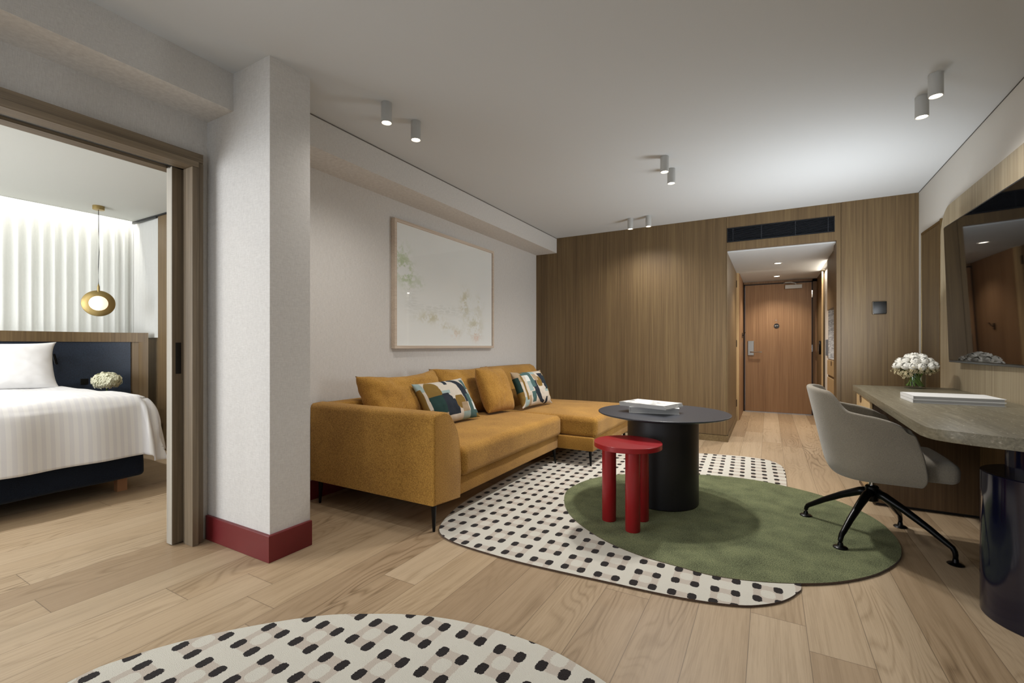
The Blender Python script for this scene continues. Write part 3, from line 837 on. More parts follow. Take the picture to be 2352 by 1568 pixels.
def book(name, cx, cy, z, w_, d_, h_, rz, label, cat, group=None, cover=PAPERW, pages=PAPERG, ct=.003, over=.003, spine='x'):
    e = empty(name, (cx, cy, z), label, cat, group, rz)
    bm = NB(); box(bm, -w_ / 2, w_ / 2, -d_ / 2, d_ / 2, 0, ct, .0006); box(bm, -w_ / 2, w_ / 2, -d_ / 2, d_ / 2, h_ - ct, h_, .0006)
    if spine == 'x': box(bm, -w_ / 2, -w_ / 2 + ct, -d_ / 2, d_ / 2, 0, h_)
    else: box(bm, -w_ / 2, w_ / 2, -d_ / 2, -d_ / 2 + ct, 0, h_)
    link('cover', bm, cover, e)
    link('pages', B(-w_ / 2 + ct + .0005, w_ / 2 - over, -d_ / 2 + (ct if spine != 'x' else 0) + over, d_ / 2 - over, ct, h_ - ct), pages, e)
    return e


ztop = .6255
book('hardback_book', -.705, 3.285, ztop, .325, .285, .040, .205, 'thick white hardback lying under the magazines on the round table', 'book', ct=.0025)
def mk_cover():
    g = G('magazine_cover', .35, 0, '#dcdcda'); p = g.pos(); v = g.noise(g.map(p, (9, 14, 1), (0, 0, .5)), 1, 3, .5, .8)
    g.set('Base Color', g.ramp(v, [(.36, '#8b8b86'), (.42, '#dededc'), (1, '#e6e6e4')])); return g.m
COVP = mk_cover()
for k in range(3):
    nm = ['lowest', 'middle', 'topmost'][k]
    e = book('magazine', -.712 - .003 * k, 3.222 + .002 * k, ztop + .0405 + k * .0085, .345, .245, .0082, -.29 - .01 * k, 'white magazine on the round table, %s of the stack of three' % nm, 'magazine', 'magazines on the round table', cover=COVP if k == 2 else PAPERW, ct=.0006, over=.0006)

# ================================================================== DESK
desk = empty('desk', (.9, 3.3, 0), 'grey oak desk with rounded near corner against the right wall', 'desk')
DO = (-.9, -3.3, 0)


def dl(name, bm, m, smooth=40, parent=None):
    bm.transform(Matrix.Translation(DO)); return link(name, bm, m, parent or desk, smooth=smooth)


top = [(.596, 4.60), (xr(4.6) - .024, 4.60), (xr(1.9) - .024, 1.9), (.98, 2.09), (.85, 2.15), (.752, 2.194), (.686, 2.222), (.630, 2.246), (.585, 2.272), (.552, 2.305), (.537, 2.345), (.531, 2.40), (.531, 2.46)]
dl('desktop', prism(NB(), top, .722, .766, 'z', .003, 2), DESKW)
bm = NB(); box(bm, .612, 1.185, 3.905, 4.42, .02, .722, .002); dl('side_panel', bm, wood('brown_oak_desk_side', '#4f3d2c', '#5f4b36', '#6e5941'))
fc = B(.598, .613, 3.897, 4.425, .075, .715, .001); df = dl('cabinet_door', fc, LIGHTOAK)
bm = NB(); lathe(bm, [(0, 0), (.030, 0), (.030, .004), (0, .004)], 24); bm.transform(Matrix.Translation((.598, 4.24, .69)) @ Matrix.Rotation(-PI / 2, 4, 'Y')); bmesh.ops.delete(bm, geom=[v_ for v_ in bm.verts if v_.co.z > .7151], context='VERTS'); dl('finger_pull', bm, plain('pull_recess_shade', '#5a4227', .8), parent=df)  # dark half disc, shade of the cut pull put into its colour
dl('toe_kick', B(.64, 1.18, 3.93, 4.40, 0, .03), BLACKX)
dl('back_panel', B(1.145, 1.163, 2.78, 3.90, .10, .722), OAK)
bm = NB(); lathe(bm, [(0, 0), (.200, 0), (.203, .003), (.203, .572), (.200, .575), (0, .575)], 96, c=(.960, 2.555)); o = dl('lower_drum', bm, NAVYG, 40); o['label'] = 'glossy navy drum'
bm = NB(); lathe(bm, [(0, .575), (.150, .575), (.150, .722), (0, .722)], 80, c=(1.00, 2.62)); o = dl('upper_drum', bm, NAVYG, 40); o['label'] = 'smaller glossy navy drum'
# white books on the desk
for k in range(2):
    e = book('hardback_book', .881, 3.428, .7662 + k * .0196, .372, .262, .0192, -.045 + math.radians(3 + .6 * k) + .0, ['white hardback lying on the desk, lower of the two', 'white hardback lying on the desk, upper of the two'][k], 'book', 'white books on the desk', pages=PAPERG, ct=.0028, over=.005)

# ================================================================== TV, PANEL, MIRROR
pn = []
y0, y1, zt = 4.90, -.6, 2.165
rr = .22
arc = [(y0 - rr + rr * math.cos(t), zt - rr + rr * math.sin(t)) for t in [k * PI / 2 / 14 for k in range(15)]]
pts = [(y0, .0)] + arc + [(y1, zt), (y1, .0)]
bm = NB()
lo = [bm.verts.new((xr(p[0]) - .022, p[0], p[1])) for p in pts]; hi = [bm.verts.new((xr(p[0]) - .0005, p[0], p[1])) for p in pts]
bm.faces.new(lo); bm.faces.new(hi)
for i in range(len(pts)):
    j = (i + 1) % len(pts); bm.faces.new((lo[i], lo[j], hi[j], hi[i]))
o = link('wall_panel', bm, PALEOAK); tag(o, 'pale oak wall panel with rounded top corner behind the television', 'wall panel')
tv = empty('television', (1.135, 4.41, .975), 'large wall mounted flat television with black glossy screen above the desk', 'television', rz=math.radians(.9))
tilt = Matrix.Rotation(math.radians(-1.7), 4, 'Y')
def tvp(name, bm, m, **k): bm.transform(tilt); return link(name, bm, m, tv, **k)
tvp('screen', B(-.004, .0, -1.68, .0, .008, .958, .001), G('tv_screen_glass', .03, 0, '#040405', .42).m)
tvp('bezel', B(-.0015, .045, -1.683, .003, 0, .966, .002), BLACKX)
o = tvp('lower_edge', B(-.003, .040, -1.683, .003, -.008, .004, .001), plain('tv_grey_trim', '#4b5256', .3, .6)); o['label'] = 'grey metal bottom edge'
tvp('wall_bracket', B(.03, .052, -1.2, -.45, .25, .70), BLACKX)
mr = empty('wall_mirror', (xr(5.2), 5.2, .40), 'tall narrow brass framed mirror between the oak wall and the television panel', 'mirror', rz=math.radians(.9))
mm = G('bronzed_mirror', .03, 1, '#a89f8c'); 
link('mirror_glass', B(-.010, -.006, -.275, .275, .01, 1.70), mm.m, mr)
bm = NB(); box(bm, -.03, -.0, -.291, -.275, 0, 1.715, .002); box(bm, -.012, 0, .272, .286, 0, 1.715, .002); box(bm, -.016, 0, -.275, .272, 1.695, 1.715, .002); box(bm, -.03, 0, -.272, .272, 0, .014, .002)
link('mirror_frame', bm, BRASSL, mr)

# ================================================================== CHAIR
ch = empty('swivel_armchair', (.505, 3.228, 0), 'greige upholstered swivel armchair on black four star base at the desk', 'chair')


def shell():
    bm = NB(); NS, NV = 72, 18
    # plan path (outer), local: front-near end -> back -> front-far end
    def plan(s, q):
        """s 0..1 along U, q 0 bottom..1 top; returns x,y"""
        # superellipse half: angle from -90+ to 90 around the back
        hw = .262 + .022 * q ** .7; bx = -.195 - .100 * q                  # half width, back x
        L = .20 - .02 * q                                   # front extent of straight arm
        arm = L + .02; ca = 1.571 * ((hw + (-bx)) / 2)
        tot = 2 * arm + 2 * ca; d = s * tot
        if d < arm: return (L - d, -hw)
        if d > tot - arm: return (L - (tot - d), hw)
        a = (d - arm) / (2 * ca) * PI      # 0..pi
        e = .78
        cs, sn = math.cos(a), math.sin(a)
        return (-.02 + (bx + .02) * abs(sn) ** e, -hw * math.copysign(abs(cs) ** e, cs))

    def topz(s):
        t = abs(s - .5) * 2        # 0 at back centre, 1 at arm ends
        if t < .34: return .852 - .012 * (t / .34) ** 2
        if t < .56:
            k = (t - .34) / .22; k = k * k * (3 - 2 * k); return .84 - .105 * k
        k = (t - .56) / .44; z = .735 - .048 * k
        return z
    def frontcut(s):   # front edge of arm slopes: higher z -> further back
        return 0
    rows = []
    for i in range(NS + 1):
        s = i / NS; row = []
        zt_ = topz(s); zb = .388
        for j in range(NV + 1):
            q = j / NV
            x, y = plan(s, q); z = zb + (zt_ - zb) * q
            # rounded bowl at the bottom
            if q < .12:
                k = 1 - q / .12; x = x * (1 - .10 * k * k) ; y = y * (1 - .10 * k * k); z -= .014 * k
            t = abs(s - .5) * 2
            if t > .60:      # rake the arm front edge back as it rises
                k = (t - .60) / .40; hh = (z - zb) / (.70 - zb)
                x -= k * (.015 + .055 * max(0, hh) ** 2.2) * 1.1
                if hh > .8: z -= k ** 6 * .05 * (hh - .8) / .2
            row.append(bm.verts.new((x, y, z)))
        rows.append(row)
    for a, b in zip(rows, rows[1:]):
        for j in range(NV): bm.faces.new((a[j], a[j + 1], b[j + 1], b[j]))
    return bm


bm = shell(); sh = link('shell', bm, CHAIRF, ch, smooth='all')
so = sh.modifiers.new('solid', 'SOLIDIFY'); so.thickness = .034; so.offset = 1 if False else 0
ss = sh.modifiers.new('sub', 'SUBSURF'); ss.levels = 1; ss.render_levels = 2
bm = softbox(-.14, .185, -.21, .21, .368, .42, .03, 0, 12); link('seat_pan', bm, CHAIRF, ch, smooth='all')
bm = softbox(-.15, .312, -.232, .232, .396, .500, .035, .020, 14, .001, 5, .006)
link('seat_cushion', bm, CHAIRF, ch, smooth='all')
bm = NB(); lathe(bm, [(0, .368), (.050, .368), (.052, .362), (.035, .350), (0, .350)], 32); link('swivel_plate', bm, BLACKM, ch, smooth=40)
bm = NB(); lathe(bm, [(0, .36), (.014, .36), (.014, .29), (0, .29)], 24); o = link('gas_post', bm, CHROME, ch, smooth=40); o['label'] = 'chrome post'
bm = NB(); lathe(bm, [(0, .300), (.024, .300), (.032, .292), (.034, .26), (.030, .215), (.024, .210), (0, .210)], 32); link('hub', bm, BLACKM, ch, smooth=40)
for ang, r_, zf in ((148.5, .354, .0126), (237.3, .324, .0126), (-32.7, .355, 0.), (57.5, .333, 0.)):
    c_, s_ = math.cos(math.radians(ang)), math.sin(math.radians(ang))
    P = [(.015, .262), (.06, .250), (r_ * .42, .205), (r_ * .70, .145), (r_ - .030, .092), (r_ - .012, .080), (r_ - .003, .064), (r_, .050), (r_, zf + .022)]
    R = [.025, .023, .0195, .0165, .0140, .0130, .0120, .0112, .0105]
    bm = NB(); tube(bm, [(p * c_, p * s_, z) for p, z in P], R, 14)
    lg = link('leg', bm, BLACKM, ch, smooth='all')
    bm = NB(); lathe(bm, [(0, zf), (.030, zf), (.034, zf + .004), (.030, zf + .008), (.014, zf + .013), (.011, zf + .03), (0, zf + .03)], 28, c=(r_ * c_, r_ * s_)); link('glide', bm, BLACKM, lg, smooth=40)

# ================================================================== FLOWERS ON DESK
VX, VY, VZ = .955, 4.46, .7662
vs_o = empty('glass_vase', (VX, VY, VZ), 'clear glass cylinder vase half filled with water on the far end of the desk', 'vase')
bm = NB(); lathe(bm, [(0, 0), (.060, 0), (.062, .002), (.062, .130), (.0605, .1305), (.059, .130), (.059, .014), (0, .012)], 48); link('glass', bm, VGLASS, vs_o, smooth=40)
bm = NB(); lathe(bm, [(0, .0125), (.0585, .0145), (.0585, .090), (0, .090)], 40); link('water', bm, mk_glass('water', (.90, .94, .90, 1)), vs_o, smooth=40)
PETAL = plain('white_petal', '#f7f5ec', .5); STEM = plain('green_stem', '#7c9a44', .45); LEAF = plain('dark_leaf', '#3f5428', .5)
WAX = plain('waxflower_petal', '#d3c69f', .7); WAXC = plain('waxflower_centre', '#54371f', .8)


def tulip_mesh():
    bm = NB()
    for ring_, (n_, r0, op, ph) in enumerate(((3, .0255, .55, 0), (3, .023, .5, PI / 3), (3, .017, .5, .4))):
        for k in range(n_):
            th0 = ph + 2 * PI * k / n_; g = []
            for i in range(7):
                row = []
                for j in range(8):
                    a = (i / 6 - .5) * 2; b = j / 7
                    wd = 1.12 * math.sin(PI * min(1, b * .80 + .16)) ** .8
                    th = th0 + a * wd * .95
                    rad = r0 * 1.12 * (math.sin(PI * (.08 + .80 * b)) ** .7) * (1 + .05 * a * a)
                    z = .047 * b - .004 * a * a * b * b
                    row.append(bm.verts.new((rad * math.cos(th), rad * math.sin(th), z)))
                g.append(row)
            for i in range(6):
                for j in range(7): bm.faces.new((g[i][j], g[i + 1][j], g[i + 1][j + 1], g[i][j + 1]))
    lathe(bm, [(0, .002), (.012, .004), (.021, .014), (.022, .024), (.016, .034), (0, .040)], 16)
    return bm


tbm = tulip_mesh(); tul_me = None
pts_t = []
for ringk, (n_, tilt_) in enumerate(((1, 0), (6, .40), (10, .80), (13, 1.14))):
    for k in range(n_): pts_t.append((tilt_ + random.uniform(-.05, .05), 2 * PI * k / n_ + ringk * .35 + random.uniform(-.1, .1), ringk))
def place_word(az, k_same):
    # camera looks along the diagonal: side seen from the camera
    a = (az - math.radians(-90 + 12.3)) % (2 * PI)     # 0 = towards the camera, growing to the right
    return a
ORD = ['leftmost', 'second from the left', 'third from the left', 'fourth from the left', 'fifth from the left', 'sixth from the left', 'seventh from the left', 'eighth from the left', 'ninth from the left']
def ranks(lst):
    out = {}
    for rg in set(r for _, r in lst):
        for near in (0, 1):
            sel = [(i, math.sin(place_word(a, 0))) for i, (a, r) in enumerate(lst) if r == rg and (math.cos(place_word(a, 0)) > 0) == bool(near)]
            for n_, (i, _) in enumerate(sorted(sel, key=lambda q: q[1])): out[i] = (ORD[n_], 'near' if near else 'far')
    return {k: (a.replace('from the left', 'from left'), b) for k, (a, b) in out.items()}
RK = ranks([(p[1], p[2]) for p in pts_t])
proto = None
for k, (ti, az, rg_) in enumerate(pts_t):
    base = Vector((0, 0, .112)); d_ = Vector((math.sin(ti) * math.cos(az), math.sin(ti) * math.sin(az), math.cos(ti)))
    rx_, rz_ = .098, .098
    hp_ = Vector((rx_ * d_.x, rx_ * d_.y, .118 + rz_ * d_.z))
    lbl = ['white tulip at the crown of the bouquet in the cylinder vase', 'white tulip high in the bouquet in the cylinder vase', 'white tulip around the middle of the bouquet in the cylinder vase', 'white tulip low at the rim of the bouquet in the cylinder vase'][rg_]
    if rg_: lbl = lbl.replace(' in the cylinder vase', '').replace(' around the middle', ' midway').replace(' at the rim', '').replace('from the left','from left') + ', %s on its %s side' % RK[k]
    rot = d_.to_track_quat('Z', 'Y').to_euler()
    if proto is None:
        proto = bpy.data.objects.new('tulip', None); C.objects.link(proto)
        b_ = link('bloom', tbm, PETAL, proto, smooth='all')
        t = proto
    else:
        t = proto.copy(); C.objects.link(t)
        for chd in list(proto.children):
            if chd.name.startswith('bloom'):
                c2 = chd.copy(); C.objects.link(c2); c2.parent = t
    t.location = Vector((VX, VY, VZ)) + hp_; t.rotation_euler = rot; s_ = random.uniform(.92, 1.12); t.scale = (s_, s_, s_)
    tag(t, lbl, 'flower', ['tulip at the crown', 'tulips high in the bouquet', 'tulips around the middle of the bouquet', 'tulips low at the rim'][rg_])
    # stem, in local space of the bloom
    Mi = Matrix.LocRotScale(t.location, t.rotation_euler.to_quaternion(), t.scale).inverted()
    az2 = az + 2.0
    ft = Vector((.050 * math.cos(az2), .050 * math.sin(az2), .018)) * (1 if rg_ else .3); ft.z = .018
    nk = Vector((.048 * math.cos(az) * min(1, ti), .048 * math.sin(az) * min(1, ti), .118))
    cv_ = [Vector((VX, VY, VZ)) + p for p in (ft, ft.lerp(nk, .6), nk, hp_ * .55 + nk * .45 + Vector((0, 0, .0)), hp_ + d_ * .002)]
    bm = NB(); tube(bm, [Mi @ p for p in cv_], 0.0036, 6); link('stem', bm, STEM, t, smooth='all')
# waxflower sprigs
WRK = ranks([(2 * PI * k / 14, 0) for k in range(14)])
for k in range(14):
    az = 2 * PI * k / 14 + random.uniform(-.12, .12)
    bm = NB(); bm2 = NB(); ro = random.Random(k)
    cpt = Vector((.094 * math.cos(az), .094 * math.sin(az), .134))
    if k in (8, 9): cpt.z -= .025
    tube(bm2, [(.045 * math.cos(az + 2.6), .045 * math.sin(az + 2.6), .02), (.03 * math.cos(az), .03 * math.sin(az), .12), tuple(cpt)], .0016, 5)
    for q in range(30):
        o_ = cpt + Vector((ro.gauss(0, .018), ro.gauss(0, .018), ro.gauss(0, .012)))
        tube(bm2, [tuple(cpt * .9 + Vector((0, 0, .01))), tuple(o_)], .0007, 4)
        nrm = (o_ - Vector((0, 0, .12))).normalized(); nrm = (nrm + Vector((ro.uniform(-.4, .4), ro.uniform(-.4, .4), ro.uniform(-.4, .4)))).normalized()
        qm = nrm.to_track_quat('Z', 'Y').to_matrix().to_4x4(); qm.translation = o_
        b3 = NB()
        lathe(b3, [(.0016, -.003), (.0045, 0), (.0050, .002), (.0036, .0022)], 8, close=False)
        for t5 in range(5):
            a5 = 2 * PI * t5 / 5
            b3.faces.new([b3.verts.new((r5 * math.cos(a5 + w5), r5 * math.sin(a5 + w5), .0022)) for r5, w5 in ((.0042, -.35), (.0088, -.30), (.0102, 0), (.0088, .30), (.0042, .35))])
        b3.transform(qm); m3 = bpy.data.meshes.new('t'); b3.to_mesh(m3); b3.free(); bm.from_mesh(m3); bpy.data.meshes.remove(m3)
    e = bpy.data.objects.new('waxflower_sprig', None); C.objects.link(e); e.location = (VX, VY, VZ)
    tag(e, 'sprig of tiny cream waxflowers under the tulips, %s on the %s side' % WRK[k], 'flower', 'waxflower sprigs under the tulips')
    link('blossoms', bm, WAX, e); link('stem', bm2, LEAF, e)

# ================================================================== KITCHENETTE IN THE HALL
kc = empty('kitchenette_cabinet', (.62, 5.89, 0), 'tall oak kitchenette cabinet with marble niche on the right of the hall', 'cabinet')
def kb(name, bm, m, parent=None): return link(name, bm, m, parent or kc)
kb('carcass', box(box(box(NB(), .01, .6, .0, .02, .05, 2.14), .01, .6, .825, .845, .05, 2.14), .01, .6, .02, .825, .05, .925), OAK)
kb('niche', box(box(box(box(NB(), .25, .27, .02, .825, .93, 1.52), .01, .25, .02, .03, .93, 1.52), .01, .25, .815, .825, .93, 1.52), .01, .27, .02, .825, .925, .935), MARBLE)
kb('upper_door', B(0, .02, .005, .84, 1.515, 2.13, .002), OAK); kb('upper_box', B(.02, .6, .02, .825, 1.52, 2.13), OAK)
kb('lower_door', B(0, .018, .005, .84, .74, .915, .002), LIGHTOAK)
for z0, z1 in ((.50, .71), (.08, .47)): kb('drawer', B(0, .018, .005, .84, z0, z1, .002), LIGHTOAK)
bm = NB(); lathe(bm, [(0, 0), (.03, 0), (.03, .003), (0, .003)], 20); bm.transform(Matrix.Translation((0, .42, .885)) @ Matrix.Rotation(-PI / 2, 4, 'Y')); kb('finger_pull', bm, plain('pull_shadow_wood', '#4a3520', .8))  # flat disc coloured dark like the shade inside a cut-out pull
kb('toe_kick', B(.03, .6, .0, .84, 0, .05), BLACKX)
spot('niche_light', (.75, 6.31, 1.51), 3, (1, .93, .85), 140, .8, .03)
area('wardrobe_light', (.66, 7.25, 2.13), (0, .5, 0), .03, .9, 8, (1, .9, .76))
o = link('wall_box', B(.668, .686, 7.05, 7.45, .955, 1.17, .003), plain('blue_grey_laminate', '#5d6e80', .4)); tag(o, 'blue grey box on the lit white wall of the hall', 'wall box')
bm = NB(); lathe(bm, [(0, 0), (.06, 0), (.062, .004), (.062, .03), (.056, .034), (0, .034)], 32); bm.transform(Matrix.Translation((.656, 7.86, 1.06)) @ Matrix.Rotation(-PI / 2, 4, 'Y') @ Matrix.Scale(1.6, 4, (1, 0, 0)))
o = link('round_door_pull', bm, BLACKM, smooth=40); tag(o, 'black oval pull on the oak side of the hall', 'door pull')
bm = NB(); tube(bm, [(-.366, 8.0, 1.25), (-.345, 8.0, 1.25), (-.34, 8.02, 1.27), (-.325, 8.03, 1.30)], .007, 8); box(bm, -.366, -.358, 7.98, 8.02, 1.21, 1.29)
o = link('coat_hook', bm, BLACKM); tag(o, 'small dark coat hook on the left hall wall beside the entry door', 'hook')

# ================================================================== BEDROOM
# curtains
def wave_curtain(p0, p1, z0, z1, amp, wl, n, seed, th=.0015, zig=False):
    bm = NB(); p0 = Vector(p0); p1 = Vector(p1); d_ = p1 - p0; L = d_.length; d_.normalize(); nn = Vector((-d_.y, d_.x)); rows = []
    for i in range(n + 1):
        s = L * i / n; ph = 2 * PI * (s / wl + .35 * math.sin(s * 3.1 + seed) + .2 * math.sin(s * 7.3 + seed)); rows.append([])
        wv = math.sin(ph)
        if zig: wv = 2 / PI * math.asin(max(-1, min(1, math.sin(2 * PI * s / wl))))
        for k in range(7):
            z = z0 + (z1 - z0) * k / 6
            q = p0 + d_ * s + nn * amp * wv * (1 - .12 * k / 6) + nn * .004 * noise.noise(Vector((s * 5, z * 2, seed)))
            rows[-1].append(bm.verts.new((q.x, q.y, z)))
    for a, b in zip(rows, rows[1:]):
        for k in range(6): bm.faces.new((a[k], b[k], b[k + 1], a[k + 1]))
    return bm


o = link('sheer_curtain', wave_curtain((-6.25, -1.7), (-6.25, 2.365), .05, 2.50, .024, .098, 900, 1.), CURTAIN, smooth='all'); tag(o, 'long white wave pleated sheer curtain behind the headboard', 'curtain')
o = link('sheer_curtain', wave_curtain((-6.28, 2.375), (-5.612, 2.352), 1.172, 2.46, .008, .075, 160, 2., zig=True), CURTAIN); tag(o, 'short white finely pleated blind on the bedroom side wall beside the oak panel', 'blind')
area('bedroom_window_sheer', (-6.40, .3, 1.6), (0, -PI / 2, 0), 1.7, 4.0, 20, (.97, 1, .97))
area('cove_led', (-6.185, .3, 2.60), (0, 0, 0), .03, 4.0, 22, (1, .98, .94))
area('cove_led_side', (-5.9, 2.385, 2.60), (0, 0, 0), .6, .02, 8, (1, .98, .94))
st('trim_11', B(-6.13, -6.12, -1.9, 2.34, 2.46, 2.62), CEILB)

# headboard: curved plan
hb = empty('headboard', (-6.0, 1.0, 0), 'curved oak headboard with navy upholstered panel behind the bed', 'headboard')
def hbx(y):   # front face x as function of y (curls forward at the right end)
    t = max(0., (y - 1.62) / (2.30 - 1.62)); return -6.02 + .30 * t ** 2.4
ys = [-1.0 + (2.295 + 1.0) * k / 60 for k in range(61)]
bm = NB()
def strip(bm, ys, off0, off1, z0, z1):
    rows = []
    for y in ys: rows.append([bm.verts.new((hbx(y) + a, y, z)) for a, z in ((off0, z0), (off1, z0), (off1, z1), (off0, z1))])
    for a, b in zip(rows, rows[1:]):
        for k in range(4): bm.faces.new((a[k], a[(k + 1) % 4], b[(k + 1) % 4], b[k]))
    bm.faces.new(rows[0]); bm.faces.new(rows[-1])
strip(bm, ys, -.05, .02, 1.125, 1.222); strip(bm, [y for y in ys if y > 2.20], -.05, .02, .1, 1.126); strip(bm, ys, -.05, -.006, .1, 1.126)
bm.transform(Matrix.Translation((6.0, -1.0, 0))); link('headboard_frame', bm, OAK, hb, smooth=50)
bm = NB(); strip(bm, [y for y in ys if y < 2.22], -.004, .008, .1, 1.124); bm.transform(Matrix.Translation((6.0, -1.0, 0))); o = link('padded_panel', bm, NAVYL, hb, smooth=50); o['label'] = 'navy upholstered panel'
# reading lamp + switch
rl = empty('reading_lamp', (-6.01, 1.64, .955), 'small black cylindrical reading lamp on the navy headboard beside the pillow', 'lamp')
link('mount', B(0.0, .03, -.012, .012, -.01, .03), BLACKM, rl)
bm = NB(); tube(bm, [(.04, -.005, .05), (.05, .012, -.05)], .014, 14); link('lamp_head', bm, BLACKM, rl, smooth=40)
o = link('switch_plate', B(hbx(1.87) + .008, hbx(1.87) + .016, 1.835, 1.92, .695, .755, .002), BLACKX); tag(o, 'black switch plate on the navy headboard left of the hydrangea', 'switch')
# bed
bed = empty('bed', (-5.05, .68, 0), 'bed with navy upholstered base seen through the sliding door opening', 'bed')
BO = (5.05, -.68, 0)
bm = softbox(-5.98, -4.13, -.27, 1.635, .10, .40, .03, 0, 24, .012, 2); bm.transform(Matrix.Translation(BO)); link('bed_base', bm, NAVYF, bed, smooth='all')
bm = softbox(-5.98, -4.14, -.26, 1.625, .40, .655, .05, .0, 14); bm.transform(Matrix.Translation(BO)); link('mattress', bm, LINEN, bed, smooth='all')
for x, y in ((-4.24, 1.53), (-4.24, -.1), (-5.85, 1.53), (-5.85, -.1)): link('leg', B(x - .03 + 5.05, x + .03 + 5.05, y - .03 - .68, y + .03 - .68, 0, .105), WOODLEG, bed)


def duvet():
    bm = NB(); rows = []
    X0, XF, YL, YR, HG = -5.62, -4.14, -.30, 1.635, .40
    na, nb_ = 110, 120; R = .10
    for i in range(na + 1):
        a = -0. + i / na; L = (XF - X0) + HG + .06
        xs = X0 + L * a; row = []
        for j in range(nb_ + 1):
            ysx = YL + (YR - YL + HG + .06) * j / nb_
            ex = max(0., xs - XF + .03); ey = max(0., ysx - YR + .03)
            e = math.hypot(ex, ey); mx = max(ex, ey)
            e2 = min(e, mx * 1.12)
            if e > 1e-6: ux, uy = ex / e, ey / e
            else: ux = uy = 0
            out = R * (1 - math.exp(-e2 / R)) + .10 * e2 * (1.2 if min(ex, ey) > .02 else .55)
            drop = max(0., e2 - .5 * R * (1 - math.exp(-e2 / R)) - .0)
            bx_ = min(xs, XF - .03); by_ = min(ysx, YR - .03)
            z = .715 - drop
            # puffiness
            z += .022 * (noise.noise(Vector((xs * 1.6, ysx * 1.6, 1))) + .5 * noise.noise(Vector((xs * 3.6, ysx * 3.6, 4)))) * (1 if e < .1 else .2)
            z += .012 * math.exp(-((xs - XF + .2) / .25) ** 2)
            fold = .013 * math.sin((ysx if ex > ey else xs) * 15 + 2 * noise.noise(Vector((xs, ysx, 0)))) * min(1, mx / .25)
            if min(ex, ey) > .03: fold += .02 * math.sin(math.atan2(ey, ex) * 9)
            row.append(bm.verts.new((bx_ + ux * (out + fold), by_ + uy * (out + fold), z)))
        rows.append(row)
    for a, b in zip(rows, rows[1:]):
        for j in range(nb_): bm.faces.new((a[j], a[j + 1], b[j + 1], b[j]))
    return bm


o = link('duvet', duvet(), STRIPE, smooth='all'); so = o.modifiers.new('solid', 'SOLIDIFY'); so.thickness = .012; so.offset = -1
tag(o, 'white satin striped duvet draped over the foot of the bed', 'duvet')
o = link('bed_pillow', pillow(NB(), .78, .42, .20, frame_m((-5.58, 1.17, .70), PI / 2 + .02, .25, .0), 60, 44, .045, 3.4, .003, 11., ears=.06, lump=.03), LINEN, smooth='all')
tag(o, 'white pillow standing against the navy headboard', 'pillow')
# bedside table, vase, hydrangea
ns = empty('bedside_table', (-5.60, 1.96, 0), 'dark oak bedside table between bed and headboard end', 'bedside table')
link('cabinet_body', B(-.19, .19, -.18, .20, .12, .50, .006), OAK, ns)
link('plinth', B(-.16, .16, -.15, .19, 0, .12), BLACKX, ns)
gv = empty('glass_vase', (-5.70, 1.945, .5005), 'small square glass vase holding a hydrangea on the bedside table', 'vase')
bm = NB(); box(bm, -.055, .055, -.055, .055, 0, .12); bm.faces.ensure_lookup_table()
for f in list(bm.faces):
    if f.normal.z > .5 or all(abs(v_.co.z - .12) < 1e-5 for v_ in f.verts): bm.faces.remove(f)
g1 = link('glass', bm, VGLASS, gv); so = g1.modifiers.new('solid', 'SOLIDIFY'); so.thickness = .004
hy = empty('hydrangea', (-5.70, 1.945, .738), 'single round cream hydrangea bloom beside the bed', 'flower')
HYD = plain('cream_hydrangea_petal', '#ecebcf', .7)
bm = NB(); ro = random.Random(3)
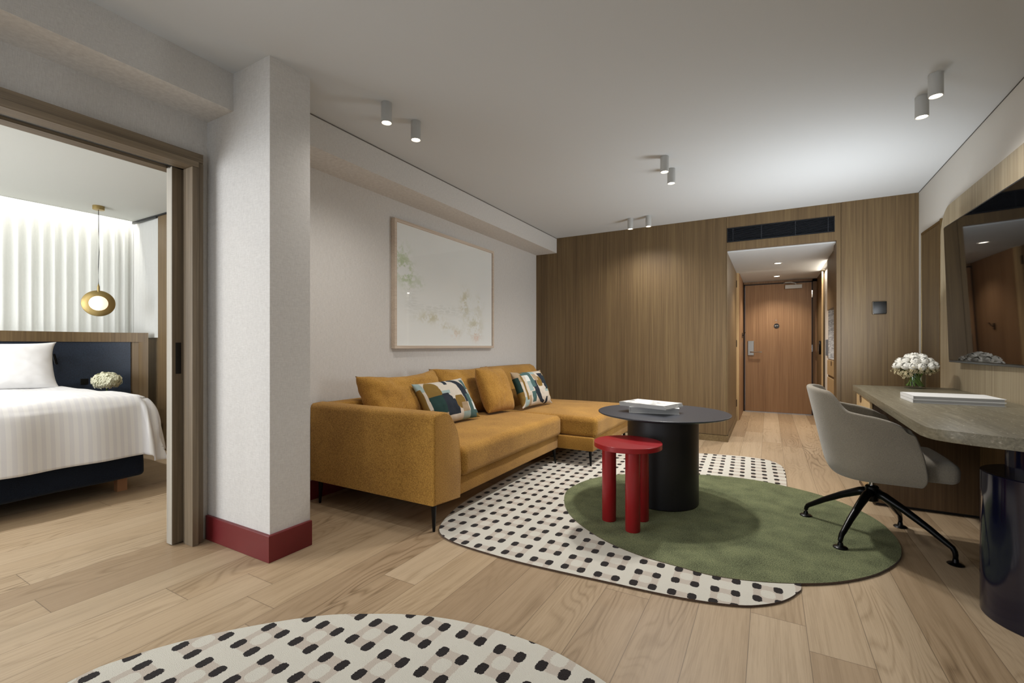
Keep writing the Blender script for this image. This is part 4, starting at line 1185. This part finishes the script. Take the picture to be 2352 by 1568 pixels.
for k in range(330):
    zz = 1 - 2 * (k + .5) / 330; ph = k * 2.39996; r_ = math.sqrt(1 - zz * zz)
    if zz < -.75: continue
    n_ = Vector((r_ * math.cos(ph), r_ * math.sin(ph), zz)); c_ = Vector((n_.x * .108, n_.y * .113, n_.z * .082)) * ro.uniform(.90, 1.05)
    q = (n_ + Vector((ro.uniform(-.45, .45), ro.uniform(-.45, .45), ro.uniform(-.45, .45)))).to_track_quat('Z', 'Y').to_matrix().to_4x4(); q.translation = c_
    a0 = ro.uniform(0, PI)
    for p4 in range(4):
        a = a0 + p4 * PI / 2
        pts4 = [(0, 0, 0), (.009, -.007, .003), (.016, -.004, .002), (.016, .004, .002), (.009, .007, .003)]
        vv = [bm.verts.new(q @ (Matrix.Rotation(a, 4, 'Z') @ Vector(p))) for p in pts4]; bm.faces.new(vv)
link('flower_head', bm, HYD, hy)
bm = NB(); lathe(bm, [(0, -.055), (.09, -.03), (.095, 0), (.08, .04), (0, .062)], 24); link('inner_bloom', bm, plain('hydrangea_core', '#b9b98c', .9), hy, smooth='all')
bm = NB(); tube(bm, [(0, 0, -.05), (.01, .0, -.13), (-.01, .02, -.228)], .005, 8); tube(bm, [(0, 0, -.05), (-.01, .02, -.228 + .09), (.012, -.02, -.228)], .004, 8); link('stem', bm, STEM, hy, smooth='all')
# pendant
pd = empty('pendant_lamp', (-5.75, 1.90, 2.46), 'brass ring pendant lamp with glowing globe hanging over the bedside', 'lamp')
bm = NB(); lathe(bm, [(0, 0), (.045, 0), (.046, -.002), (.046, -.036), (.044, -.038), (0, -.038)], 40); link('canopy', bm, BRASS, pd, smooth=40)
bm = NB(); tube(bm, [(0, 0, -.038), (.001, .001, -.25), (.003, .004, -.45), (.0, -.001, -.60), (0, 0, -.775)], .0028, 8); link('cord', bm, BLACKX, pd, smooth='all')
bm = NB(); lathe(bm, [(0, -.768), (.004, -.768), (.0085, -.79), (.0105, -.79), (.0105, -.885), (0, -.885)], 24); link('stem', bm, BRASS, pd, smooth=40)
# disc faces the room (+X): annulus dish
bm = NB(); lathe(bm, [(.070, .012), (.120, .0), (.126, -.002), (.127, .002), (.122, .008), (.070, .018)], 72, close=False)
rotm = Matrix.Translation((0, 0, -.958)) @ Matrix.Rotation(math.radians(-18), 4, 'Z') @ Matrix.Rotation(PI / 2, 4, 'Y')
bm.transform(rotm); link('ring_disc', bm, BRASS, pd, smooth=40)
bm = NB(); lathe(bm, [(0, -.060), (.03, -.055), (.055, -.040), (.070, -.015), (.074, .008), (.070, .028), (.055, .050), (.03, .066), (0, .072)], 48); bm.transform(rotm)
link('glass_globe', bm, emis('opal_glow', '#ffe9cf', .95), pd, smooth='all')
